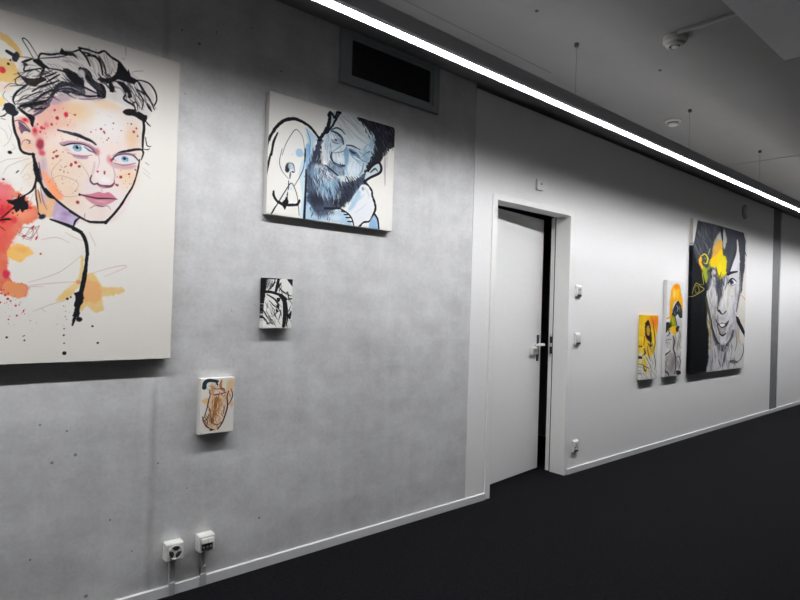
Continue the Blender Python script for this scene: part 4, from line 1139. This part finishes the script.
  ["F",[4,443,106,470,259,421,300,469,377,488,374,353,358,238,401,82,329,-11,-52,2,-47,94,18,202,98,255,-31,333],[206,202,198],0.95,7.4,9.3,0],
  ["F",[-57,94,18,202,140,254,240,203,268,98,231,-5,-32,6],[168,164,164],0.9,9.2,9.2,0],
  ["B",[189,148],24.6,94.6,10,[120,108,108],0.7,0.9],
  ["B",[42,155],27.9,55.8,0,[196,188,186],0.7,0.9],
  ["B",[199,347],18.9,66.3,0,[120,112,116],0.8,0.9],
  ["B",[289,297],22.9,57.4,0,[196,180,168],0.8,0.8],
  ["B",[322,105],23.0,57.6,0,[176,170,170],0.8,0.8],
  ["F",[63,489,167,512,266,488,227,422,161,437,117,470],[240,190,20],1,3.7,5.6,0],
  ["F",[-2,545,81,545,63,489,-36,425,-53,434],[40,48,50],1,3.7,4.6,0],
  ["F",[222,498,308,517,289,469,247,450],[48,52,56],1,3.8,0.0,0],
  ["L",[36,415,87,442,54,461],[7.8,13.1,6.5],[50,56,60],1,0.0],
  ["L",[-32,356,49,377,144,376],[4.5,7.4,3.7],[90,90,94],1,0.0],
  ["L",[-21,346,93,344],[3.4,5.6,2.8],[110,110,112],1,0.0],
  ["L",[163,413,198,356,181,281,228,213,246,108,229,24],[9.5,15.2,9.5],[70,68,76],1,0.0],
  ["L",[-53,203,27,234,119,264],[16.7,14.9,7.4],[26,26,30],1,0.0],
  ["L",[-56,81,6,59,69,37,92,8],[13.1,16.8,7.5],[40,40,44],1,0.0],
  ["L",[263,183,305,201,353,142,336,66],[5.2,8.7,4.3],[70,70,74],1,0.0],
  ["L",[296,173,323,95],[4.6,7.7,3.8],[220,220,220],1,0.0],
  ["F",[260,50,352,46,372,16,284,6],[40,40,44],1,4.8,5.7,0],
  ["L",[347,430,286,335,258,260],[4.6,7.6,3.8],[110,108,110],1,0.0],
  ["L",[100,218,22,137,-16,83],[2.8,4.6,2.3],[120,116,116],1,0.0],
  ["L",[288,488,349,392],[4.0,6.7,3.4],[130,126,124],1,0.0],
  ["H",[-43,195,228,223,251,13,-33,20],75,101.4,8.3,26,[130,124,124],0.6,87,0.3],
  ["H",[225,450,368,449,368,83,260,50],85,104.4,7.6,22,[120,114,112],0.6,88,0.3],
  ["H",[-16,434,237,431,204,261,14,267],80,83.1,6.5,16,[150,146,146],0.6,89,0.3],
 ]),
 'p7': (2.57, [
  ["F",[-274,1339,-113,1375,-2,1389,37,1450,109,1674,517,1685,1486,1701,1569,1599,1566,1377,1538,961,695,928,-246,891],[66,69,77],1,3.4,0.0,1],
  ["F",[-274,1339,-140,1372,-8,1389,93,1240,231,910,-246,891],[16,17,22],1,16.1,6.9,1],
  ["B",[536,1386],112.3,149.8,0,[58,61,70],0.8,0.9],
  ["H",[125,1651,710,1682,597,1429,180,1246,26,1390],70,155.4,8.4,46,[118,122,130],0.6,71,0.15],
  ["H",[154,1655,710,1682,503,1420,93,1240],68,131.9,7.2,20,[34,36,42],0.6,72,0.15],
  ["F",[548,1311,563,1464,653,1561,747,1622,802,1537,825,1449,769,1290],[190,186,178],0.9,12.5,7.5,0],
  ["F",[861,1673,934,1590,955,1539,868,1414,833,1579],[196,196,196],0.85,7.7,6.4,0],
  ["L",[777,1676,798,1601,820,1526],[10.7,17.9,9.0],[16,17,22],1,0.0],
  ["F",[515,1234,544,1374,596,1454,721,1517,805,1499,836,1386,769,1290,676,1207,581,1188],[238,178,60],0.9,12.5,10.0,0],
  ["F",[501,1208,636,1331,794,1421,832,1346,738,1262,582,1175],[246,202,14],1,7.5,10.0,0],
  ["F",[676,1220,834,1321,958,1239,948,1134,818,1062,716,1107,760,1187],[226,212,24],1,7.6,10.1,0],
  ["F",[165,1245,206,1297,252,1276,242,1202,365,1161,415,1090,342,1049,216,1140],[232,176,34],1,6.0,7.2,0],
  ["L",[236,1299,324,1325,403,1288,376,1224,285,1230],[10.3,17.2,8.6],[206,196,50],1,0.0],
  ["L",[415,1326,472,1405],[4.5,7.4,3.7],[190,190,90],1,0.0],
  ["F",[245,1154,424,1190,480,1281,545,1248,489,1144,418,1041,314,1011],[150,172,40],0.9,9.7,9.7,0],
  ["B",[298,1255],17.1,36.6,0,[70,84,60],0.9,0.6],
  ["S",[362,1198],122.7,18,3.7,11.0,[170,180,50],73,1],
  ["F",[971,1043,1115,1236,1209,1430,1289,1585,1353,1456,1417,1065],[212,212,214],1,7.8,5.2,0],
  ["L",[1253,1568,1244,1446,1146,1305,1017,1125],[10.6,34.4,18.5],[58,60,68],1,0.0],
  ["L",[1131,1517,1106,1368,978,1201],[20.6,34.3,17.2],[70,72,80],1,0.0],
  ["L",[861,1414,1005,1308,962,1174],[18.8,31.4,15.7],[74,76,84],1,0.0],
  ["F",[1550,1597,1800,1678,1843,1086,1591,1074,1559,1307,1636,1480],[218,216,210],1,6.9,11.0,0],
  ["L",[1569,1599,1548,1472,1630,1396],[8.2,13.7,6.9],[58,60,66],1,0.0],
  ["F",[1485,1715,1797,1720,1806,1594,1628,1591,1552,1632],[214,214,210],0.9,4.1,0.0,1],
  ["F",[-270,1284,-53,1302,214,1178,392,980,438,746,547,498,-223,501],[16,17,22],1,13.8,9.2,1],
  ["H",[-44,1161,376,979,498,523,-60,524],82,141.2,7.1,26,[44,46,54],0.6,74,0.1],
  ["F",[-232,662,412,672,500,498,499,274,509,124,455,2,-191,-10],[12,13,17],1,11.5,6.9,1],
  ["F",[522,648,601,498,732,357,885,296,1071,338,1202,483,1280,657,1408,659,1437,249,1228,94,501,0,515,174,538,398],[170,168,172],0.95,12.5,0.0,0],
  ["F",[551,674,599,523,732,370,885,303,1053,345,1184,483,1260,684],[204,202,205],1,10.0,0.0,0],
  ["B",[882,342],46.7,28.5,0,[220,220,222],0.8,0.8],
  ["F",[485,972,557,1164,676,1209,831,1103,1016,1140,1260,1208,1398,1339,1425,1068,1359,834,1228,630,1203,469,502,473,438,746,413,894],[198,198,202],1,12.4,0.0,0],
  ["B",[608,775],63.0,151.2,0,[186,182,178],0.8,0.9],
  ["B",[1145,788],66.4,159.3,0,[208,206,210],0.9,0.9],
  ["F",[660,1208,831,1103,949,1110,864,872,772,754,696,905,622,1054],[92,94,104],0.9,15.2,15.2,0],
  ["B",[789,998],38.4,102.5,0,[64,66,76],0.8,0.9],
  ["B",[543,1037],30.0,75.0,0,[110,110,118],0.8,0.8],
  ["F",[397,1141,517,1199,679,1171,651,1093,496,1047,416,1080],[84,84,90],0.9,9.9,9.9,0],
  ["B",[584,1140],27.6,30.1,0,[206,196,192],0.9,0.6],
  ["B",[541,1075],22.5,27.5,0,[60,60,66],0.9,0.6],
  ["B",[589,1071],15.1,17.6,0,[220,218,220],0.8,0.5],
  ["L",[443,1131,519,1167,492,1109],[9.0,15.0,7.5],[34,36,42],1,0.0],
  ["F",[670,1310,934,1344,950,1201,848,1104,752,1054,680,1146],[226,208,26],1,10.1,12.7,0],
  ["F",[480,1283,669,1323,675,1235,517,1199],[240,196,16],1,9.9,9.9,0],
  ["L",[180,1248,258,1181,335,1149],[14.6,24.3,12.1],[232,176,34],1,0.0],
  ["L",[303,1184,338,1100,374,1016],[17.6,29.4,14.7],[150,168,44],0.9,0.0],
  ["L",[262,1120,315,989],[4.4,7.3,3.7],[180,180,60],1,0.0],
  ["B",[831,1103],18.0,30.9,0,[190,180,40],0.8,0.7],
  ["B",[760,1176],20.4,63.9,0,[250,214,20],0.8,0.8],
  ["H",[425,944,558,1151,696,905,723,497,531,498],86,160.7,11.1,26,[132,130,136],0.6,75,0.06],
  ["H",[459,896,563,1076,666,866,657,523,561,523],86,148.9,8.7,16,[232,230,228],0.7,76,0.06],
  ["H",[680,1159,832,1091,830,871,739,753,644,966],84,152.0,12.7,26,[58,60,70],0.6,77,0.06],
  ["H",[836,1039,1001,1113,1007,759,872,743],86,141.6,11.6,16,[232,230,230],0.7,78,0.06],
  ["H",[1270,1061,1406,1122,1391,794,1231,576,1184,736],95,161.0,12.1,18,[150,148,154],0.6,79,0.06],
  ["H",[1031,917,1239,992,1192,629,1034,628],90,144.4,11.8,16,[226,224,228],0.6,80,0.06],
  ["H",[515,748,706,752,820,523,563,498],80,124.8,12.5,16,[120,118,124],0.5,81,0.06],
  ["L",[801,1063,793,934,744,779,729,708],[10.7,17.9,8.9],[84,84,92],0.75,0.0],
  ["L",[896,990,941,836,990,719],[9.4,15.6,7.8],[226,224,222],0.9,0.0],
  ["L",[1010,1132,1120,1165,1316,1190],[23.8,31.7,15.9],[34,34,42],1,0.0],
  ["F",[1050,1050,1108,1079,1232,1088,1278,1054,1201,1024,1095,1015],[228,228,232],1,5.3,0.0,0],
  ["B",[1134,1051],29.1,31.8,0,[92,92,104],1,0.25],
  ["B",[1127,1056],14.6,17.2,0,[22,22,30],1,0.3],
  ["L",[1024,1029,1083,1075,1178,1096,1288,1068],[13.3,21.3,10.6],[30,30,38],1,0.0],
  ["L",[1052,1017,1148,1007,1265,1036],[5.6,9.3,4.6],[120,116,122],1,0.0],
  ["L",[967,1111,995,1047,926,952],[12.5,20.9,10.5],[120,116,124],0.8,0.0],
  ["B",[1021,1075],13.1,39.3,0,[130,126,134],0.7,0.8],
  ["F",[1404,1367,1554,1379,1545,1129,1464,933,1400,1040,1400,1203],[60,62,70],1,8.1,10.9,0],
  ["L",[1409,1177,1429,1000,1377,848,1313,698],[21.7,24.4,13.6],[110,110,116],1,0.0],
  ["F",[1551,1213,1828,1287,1885,494,1340,577,1401,767,1483,934],[218,214,206],1,11.0,8.3,0],
  ["L",[1131,994,1031,917,1139,881,1263,899,1206,937],[4.8,8.0,4.0],[190,184,120],0.9,0.0],
  ["L",[1025,1009,1277,960],[4.8,8.1,4.0],[200,190,110],1,0.0],
  ["L",[1428,918,1583,868,1743,803],[6.6,11.1,5.5],[214,150,90],1,0.0],
  ["L",[1421,741,1557,688,1758,599],[4.1,6.9,3.4],[216,190,140],1,0.0],
  ["L",[1489,577,1758,599],[5.1,8.4,4.2],[214,200,140],1,0.0],
  ["L",[-53,854,32,845,319,928,227,960,123,992,54,941,16,868],[5.1,8.5,4.2],[168,160,60],1,0.0],
  ["L",[83,942,139,968,201,911,115,883,84,930],[5.1,8.5,4.2],[140,130,50],1,0.0],
  ["L",[167,982,316,983],[3.7,6.1,3.1],[120,130,60],1,0.0],
  ["L",[840,975,864,872,777,779,742,715],[7.7,12.8,6.4],[190,180,150],0.8,0.0],
  ["L",[1002,837,1015,746,980,654],[6.3,10.5,5.2],[206,190,110],0.8,0.0],
  ["B",[853,781],25.8,77.4,0,[224,222,222],0.8,0.8],
  ["F",[729,712,808,700,884,665,977,703,991,693,898,658,811,667],[28,28,34],1,3.8,0.0,0],
  ["B",[769,700],15.4,17.9,0,[40,40,48],0.9,0.6],
  ["L",[707,740,726,702],[6.9,11.5,5.7],[90,88,94],1,0.0],
  ["L",[642,751,618,624,641,523],[7.6,12.6,6.3],[160,156,156],0.8,0.0],
  ["L",[663,675,686,574],[5.3,8.9,4.4],[190,170,120],0.7,0.0],
  ["B",[864,613],33.6,25.9,0,[176,172,176],0.7,0.8],
  ["L",[385,844,438,746,508,623,531,498],[22.5,27.5,17.5],[70,66,50],0.9,0.0],
  ["L",[430,622,514,523],[6.0,10.0,5.0],[140,130,60],1,0.0],
  ["F",[578,511,733,354,885,296,1088,338,1203,469,1258,442,1143,310,1008,234,873,225,738,268,607,397],[70,68,74],0.9,12.6,7.5,0],
  ["F",[616,271,738,268,818,60,754,24,625,31],[196,194,198],0.9,12.6,7.6,0],
  ["F",[1008,234,1317,388,1553,205,1605,10,1022,31],[204,202,202],0.9,13.1,7.9,0],
  ["L",[755,267,796,138,852,45],[9.3,15.4,7.7],[96,94,100],1,0.0],
  ["L",[841,213,896,134,885,44],[12.5,20.8,10.4],[200,198,202],1,0.0],
  ["L",[992,222,964,131,919,42],[12.6,20.9,10.5],[84,82,88],1,0.0],
  ["L",[1108,298,1012,182,985,78],[7.9,13.1,6.6],[120,118,122],1,0.0],
  ["L",[1311,469,1358,319,1292,213],[9.8,16.3,8.1],[150,140,128],1,0.0],
  ["L",[673,269,698,141],[6.1,10.2,5.1],[130,128,132],1,0.0],
  ["L",[595,246,621,94],[7.6,12.6,6.3],[120,118,112],1,0.0],
  ["H",[578,272,1214,309,1379,20,561,46],84,138.4,11.3,40,[110,108,114],0.6,82,0.1],
  ["H",[578,272,1214,309,1379,20,561,46],84,125.9,10.1,24,[222,220,222],0.6,83,0.1],
  ["H",[572,598,718,574,867,316,733,344],72,113.1,11.3,22,[140,138,142],0.6,84,0.08],
  ["H",[1060,496,1231,576,1171,416,969,314],110,105.4,11.9,18,[140,138,142],0.6,85,0.08],
  ["F",[686,576,785,551,868,562,970,555,1081,591,1056,549,990,510,872,497,780,523],[62,58,64],1,5.1,0.0,0],
  ["F",[802,546,885,551,960,546,938,523,871,513,820,525],[230,226,220],1,3.9,0.0,0],
  ["F",[781,513,872,494,1007,516,976,457,894,426,808,452],[150,146,148],1,7.7,0.0,0],
  ["L",[799,439,895,411,1002,438],[13.0,26.0,13.0],[50,48,54],1,0.0],
  ["B",[897,471],23.4,18.2,0,[186,180,176],0.8,0.7],
  ["L",[719,561,756,497,826,433],[9.2,15.4,7.7],[80,76,82],1,0.0],
  ["L",[684,599,719,561],[6.9,11.5,5.7],[60,58,64],1,0.0],
  ["L",[541,598,579,498,699,370,801,315],[15.3,22.9,17.8],[54,50,50],1,0.0],
  ["L",[509,598,534,461,532,248],[10.5,17.5,8.8],[150,140,80],0.9,0.0],
  ["B",[516,248],12.5,17.5,0,[190,184,120],0.9,0.5],
  ["L",[432,598,487,461,574,322],[4.5,7.5,3.7],[150,140,70],1,0.0],
  ["F",[1299,644,1373,631,1756,347,1738,319,1597,398,1333,577],[16,17,22],1,4.0,5.4,1],
  ["F",[1414,577,1577,398,1740,298,1610,203,1586,11,1921,-5,1873,664,1408,659],[216,213,206],1,13.6,5.4,0],
  ["F",[1306,647,1380,634,1760,351,1731,318,1597,398,1326,577],[16,17,22],1,4.0,5.4,1],
  ["L",[1489,577,1757,606],[5.1,8.4,4.2],[214,196,120],1,0.0],
  ["L",[1429,359,1509,289],[11.6,19.3,9.6],[196,170,160],0.8,0.0],
  ["L",[1326,522,1396,305],[6.5,10.9,5.4],[204,180,140],1,0.0],
  ["L",[1565,301,1591,204,1503,111,1339,70],[8.3,12.4,9.6],[80,80,84],1,0.0],
  ["F",[1128,105,1227,114,1411,80,1376,61,1158,77],[90,90,94],0.9,5.3,8.0,0],
  ["L",[1155,124,1226,135],[6.4,10.7,5.4],[120,120,122],1,0.0],
 ]),
}


def cat_rom(P, closed, sub):
    n = len(P)
    out = []
    rng = range(n) if closed else range(n - 1)
    for i in rng:
        if closed:
            p0, p1, p2, p3 = P[i - 1], P[i], P[(i + 1) % n], P[(i + 2) % n]
        else:
            p0, p1, p2, p3 = P[max(i - 1, 0)], P[i], P[i + 1], P[min(i + 2, n - 1)]
        for k in range(sub):
            t = k / sub
            out.append(0.5 * ((2 * p1) + (-p0 + p2) * t + (2 * p0 - 5 * p1 + 4 * p2 - p3) * t * t + (-p0 + 3 * p1 - 3 * p2 + p3) * t ** 3))
    if not closed:
        out.append(P[-1])
    return np.array(out)

def value_noise(nu, nv, du, dv, cell, seed):
    r = np.random.default_rng(seed)
    gu, gv = int(nu * du / cell) + 3, int(nv * dv / cell) + 3
    g = r.random((gv, gu)) * 2 - 1
    a = np.arange(nu) * du / cell
    b = np.arange(nv) * dv / cell
    i, j = a.astype(int), b.astype(int)
    fa, fb = a - i, b - j
    fa, fb = fa * fa * (3 - 2 * fa), (fb * fb * (3 - 2 * fb))[:, None]
    return (g[j][:, i] * (1 - fa) + g[j][:, i + 1] * fa) * (1 - fb) + (g[j + 1][:, i] * (1 - fa) + g[j + 1][:, i + 1] * fa) * fb

class Canvas:
    def __init__(self, wmm, hmm, stretch, step, base, seed):
        self.k = 1.0 / stretch
        self.nu = max(2, int(wmm * self.k / step) + 1)
        self.nv = max(2, int(hmm / step) + 1)
        self.U = np.linspace(0, wmm * self.k, self.nu)
        self.V = np.linspace(0, hmm, self.nv)
        self.du, self.dv = self.U[1], self.V[1]
        self.px = max(self.du, self.dv)
        self.A = np.empty((self.nv, self.nu, 3))
        self.A[:] = np.array(base) / 255.0
        s = hmm / 1300.0
        nz = lambda c, q: value_noise(self.nu, self.nv, self.du, self.dv, max(c * s, self.px), seed + q)
        self.rough = 0.5 * nz(26, 1) + 0.35 * nz(11, 2) + 0.25 * nz(5, 3)
        self.wash = 0.5 * nz(60, 4) + 0.3 * nz(25, 5) + 0.2 * nz(9, 6)
    def win(self, lo, hi):
        a = np.searchsorted(self.U, (lo[0], hi[0]))
        b = np.searchsorted(self.V, (lo[1], hi[1]))
        a0, a1, b0, b1 = max(a[0] - 1, 0), min(a[1] + 1, self.nu), max(b[0] - 1, 0), min(b[1] + 1, self.nv)
        if a1 <= a0 or b1 <= b0:
            return None
        return (slice(b0, b1), slice(a0, a1))
    def put(self, w, alpha, col):
        alpha = alpha[..., None]
        self.A[w] = self.A[w] * (1 - alpha) + np.array(col) / 255.0 * alpha
    def pts(self, flat):
        P = np.array(flat, float).reshape(-1, 2)
        P[:, 0] *= self.k
        return P
    def segdist(self, uu, vv, p, q):
        d = q - p
        L = max(float(d @ d), 1e-9)
        t = np.clip(((uu - p[0]) * d[0] + (vv - p[1]) * d[1]) / L, 0, 1)
        return np.hypot(uu - p[0] - t * d[0], vv - p[1] - t * d[1]), t
    def fill(self, flat, col, op, soft, rough, line):
        P = self.pts(flat)
        Q = P if line else cat_rom(P, True, 5)
        soft = max(soft, self.px * 0.7)
        m = soft + rough + 2
        w = self.win(Q.min(0) - m, Q.max(0) + m)
        if w is None:
            return
        uu, vv = np.meshgrid(self.U[w[1]], self.V[w[0]])
        D = np.full(uu.shape, 1e9)
        ins = np.zeros(uu.shape, bool)
        n = len(Q)
        for i in range(n):
            p, q = Q[i], Q[(i + 1) % n]
            d, _ = self.segdist(uu, vv, p, q)
            D = np.minimum(D, d)
            if p[1] != q[1]:
                c = ((p[1] > vv) != (q[1] > vv)) & (uu < (q[0] - p[0]) * (vv - p[1]) / (q[1] - p[1]) + p[0])
                ins ^= c
        D = np.where(ins, -D, D) + self.rough[w] * rough
        a = np.clip(0.5 - D / (2 * soft), 0, 1)
        a = a * a * (3 - 2 * a) * op
        if op < 1:
            a = a * np.clip(1 + 0.35 * self.wash[w], 0, 1.15)
        self.put(w, np.clip(a, 0, 1), col)
    def stroke(self, P, wd, col, op, rough, sub=6):
        Q = cat_rom(P, False, sub) if len(P) > 2 else cat_rom(np.array([P[0], (P[0] + P[1]) / 2, P[1]]), False, sub)
        n = len(Q)
        wd = np.interp(np.linspace(0, 1, n), np.linspace(0, 1, len(wd)), wd) * 0.5
        m = wd.max() + rough + self.px * 1.5
        w = self.win(Q.min(0) - m, Q.max(0) + m)
        if w is None:
            return
        uu, vv = np.meshgrid(self.U[w[1]], self.V[w[0]])
        D = np.full(uu.shape, 1e9)
        for i in range(n - 1):
            d, t = self.segdist(uu, vv, Q[i], Q[i + 1])
            D = np.minimum(D, d - (wd[i] * (1 - t) + wd[i + 1] * t))
        D = D + self.rough[w] * rough
        self.put(w, np.clip(0.5 - D / self.px * 0.9, 0, 1) * op, col)
    def blob(self, c, rx, ry, ang, col, op, soft):
        c = self.pts(c)[0]
        m = max(rx, ry) * (1 + soft) + self.px
        w = self.win(c - m, c + m)
        if w is None:
            return
        uu, vv = np.meshgrid(self.U[w[1]] - c[0], self.V[w[0]] - c[1])
        a = math.radians(-ang)
        x = (uu * math.cos(a) + vv * math.sin(a)) / max(rx, 0.5 * self.px)
        y = (-uu * math.sin(a) + vv * math.cos(a)) / max(ry, 0.5 * self.px)
        r = np.hypot(x, y) + self.rough[w] * 0.18 * (1 if max(rx, ry) > 3 * self.px else 0)
        lo_, hi_ = 1 - soft, 1 + soft * 0.6
        t = np.clip((hi_ - r) / (hi_ - lo_), 0, 1)
        self.put(w, t * t * (3 - 2 * t) * op, col)
    def splat(self, c, r, n, a, b, col, seed, op):
        rr = random.Random(seed)
        for _ in range(n):
            an, q = rr.uniform(0, 6.283), r * math.sqrt(rr.random())
            s = a + (b - a) * rr.random() ** 2.5
            self.blob([c[0] + math.cos(an) * q / self.k, c[1] + math.sin(an) * q], s, s * rr.uniform(0.8, 1.2), 0, col, op, 0.3)
    def hatch(self, flat, ang, ln, wd, n, col, op, seed, bend):
        P = self.pts(flat)
        rr = random.Random(seed)
        lo_, hi_ = P.min(0), P.max(0)
        done = tries = 0
        while done < n and tries < n * 12:
            tries += 1
            x, y = rr.uniform(lo_[0], hi_[0]), rr.uniform(lo_[1], hi_[1])
            ins = False
            for i in range(len(P)):
                p, q = P[i - 1], P[i]
                if (p[1] > y) != (q[1] > y) and x < (q[0] - p[0]) * (y - p[1]) / (q[1] - p[1]) + p[0]:
                    ins = not ins
            if not ins:
                continue
            done += 1
            a = math.radians(-ang + rr.uniform(-18, 18))
            l = ln * rr.uniform(0.5, 1.1) * 0.5
            d = np.array((math.cos(a), math.sin(a))) * l
            o = np.array((-d[1], d[0])) * bend * rr.uniform(-1, 1)
            c = np.array((x, y))
            self.stroke(np.array([c - d, c + o, c + d]), [wd * 0.6, wd, wd * 0.3], col, op * rr.uniform(0.6, 1), 0, 3)
    def paint(self, ops):
        for o in ops:
            k = o[0]
            if k == 'F':
                self.fill(*o[1:])
            elif k == 'L':
                self.stroke(self.pts(o[1]), o[2], o[3], o[4], o[5])
            elif k == 'B':
                self.blob(*o[1:])
            elif k == 'S':
                self.splat(*o[1:])
            elif k == 'H':
                self.hatch(*o[1:])
        c = np.clip(self.A, 0, 1)
        return np.where(c <= 0.04045, c / 12.92, ((c + 0.055) / 1.055) ** 2.4)

def make_painting(name, ext, key, step, base, label, side=None, depth=0.04, seed=1):
    x0, x1, z0, z1 = ext
    stretch, ops = PAINTINGS[key]
    cv = Canvas((x1 - x0) * 1000, (z1 - z0) * 1000, stretch, step, base, seed)
    colr = cv.paint(ops)
    nu, nv = cv.nu, cv.nv
    xs = np.linspace(0, x1 - x0, nu)
    zs = np.linspace(0, z1 - z0, nv)
    xx, zz = np.meshgrid(xs, zs)
    yb, yf = -0.004, -depth
    # front sheet; the rim is pulled back a hair so that the folded edges look soft
    co = np.stack([xx, np.full_like(xx, yf), zz], -1)
    rim = np.zeros((nv, nu), bool)
    rim[0], rim[-1], rim[:, 0], rim[:, -1] = True, True, True, True
    co[rim, 1] += 0.0015
    verts = co.reshape(-1, 3)
    idx = np.arange(nu * nv).reshape(nv, nu)
    quads = np.stack([idx[:-1, :-1], idx[:-1, 1:], idx[1:, 1:], idx[1:, :-1]], -1).reshape(-1, 4)
    cols = colr.reshape(-1, 3)
    # wrapped sides: two rows of vertices around the border, the back one closed by a face
    loop = np.concatenate([idx[0, :], idx[1:, -1], idx[-1, -2::-1], idx[-2:0:-1, 0]])
    b = len(loop)
    sA = verts[loop].copy()
    sB = sA.copy()
    sB[:, 1] = yb
    n0 = len(verts)
    sc_ = cols[loop].copy()
    if side is not None:
        sc_[:] = [lin(v) for v in side]
    verts = np.concatenate([verts, sA, sB])
    cols = np.concatenate([cols, sc_, sc_])
    i = np.arange(b)
    j = (i + 1) % b
    sq = np.stack([n0 + i, n0 + b + i, n0 + b + j, n0 + j], -1)
    faces = [tuple(map(int, q)) for q in np.concatenate([quads, sq])]
    faces.append(tuple(int(v) for v in (n0 + b + i)))
    me = bpy.data.meshes.new(name)
    me.from_pydata(verts.tolist(), [], faces)
    at = me.color_attributes.new('paint', 'FLOAT_COLOR', 'POINT')
    at.data.foreach_set('color', np.concatenate([cols, np.ones((len(cols), 1))], 1).astype(np.float32).ravel())
    me.materials.append(MAT['paint'])
    me.update()
    o = bpy.data.objects.new(name, me)
    COL.objects.link(o)
    o.location = (x0, 0, z0)
    tag(o, label, 'painting')
    MBf = MB().ring((x0 + 0.012, x1 - 0.012, z0 + 0.012, z1 - 0.012), (x0 + 0.04, x1 - 0.04, z0 + 0.04, z1 - 0.04), 'y', -0.004, -0.0005)
    MBf.build('stretcher_frame', MAT['grey_plastic'], o)
    return o

CW = (225, 221, 214)
make_painting('painting', (0.04, 0.92, 1.08, 2.405), 'p1', 2.2, CW, 'very large painting of a freckled young woman with ink hair and red orange splashes', (223, 217, 208), 0.046, seed=1)
make_painting('painting', (1.368, 2.192, 1.785, 2.402), 'p2', 2.0, (228, 226, 220), 'wide painting of a bearded man in blue and black with an anchor tattoo', (214, 212, 208), seed=20)
make_painting('painting', (1.37, 1.533, 1.213, 1.466), 'p3', 1.2, (228, 227, 223), 'small black and white abstract painting below the bearded man painting', None, 0.041, seed=40)
make_painting('painting', (1.066, 1.231, 0.72, 0.979), 'p4', 1.2, (228, 225, 218), 'small canvas with a brown and orange figure sketch, lowest on the concrete wall', (224, 221, 214), 0.041, seed=60)
make_painting('painting', (5.345, 5.672, 0.706, 1.325), 'p5', 1.8, (216, 214, 208), 'smallest yellow painting on the white wall, with a dark haired figure', None, seed=80)
make_painting('painting', (5.843, 6.223, 0.705, 1.687), 'p6', 2.0, (222, 221, 222), 'tall narrow painting of a grey figure under an orange arch, between two others', (216, 215, 214), seed=100)
make_painting('painting', (6.434, 8.06, 0.697, 2.386), 'p7', 2.6, (216, 214, 208), 'large square painting of a dark haired face with yellow paint over one eye', None, seed=120)

# repeats of one kind share a group
GROUPS = {'painting': 'paintings hung along the corridor wall', 'power outlet': 'power outlets low on the wall', 'conduit': 'surface cable conduits',
          'smoke detector': 'smoke detectors on the ceiling', 'anchor cap': 'anchor caps on the ceiling'}
for o in COL.objects:
    if o.parent is None and o.get('category') in GROUPS:
        o['group'] = GROUPS[o['category']]
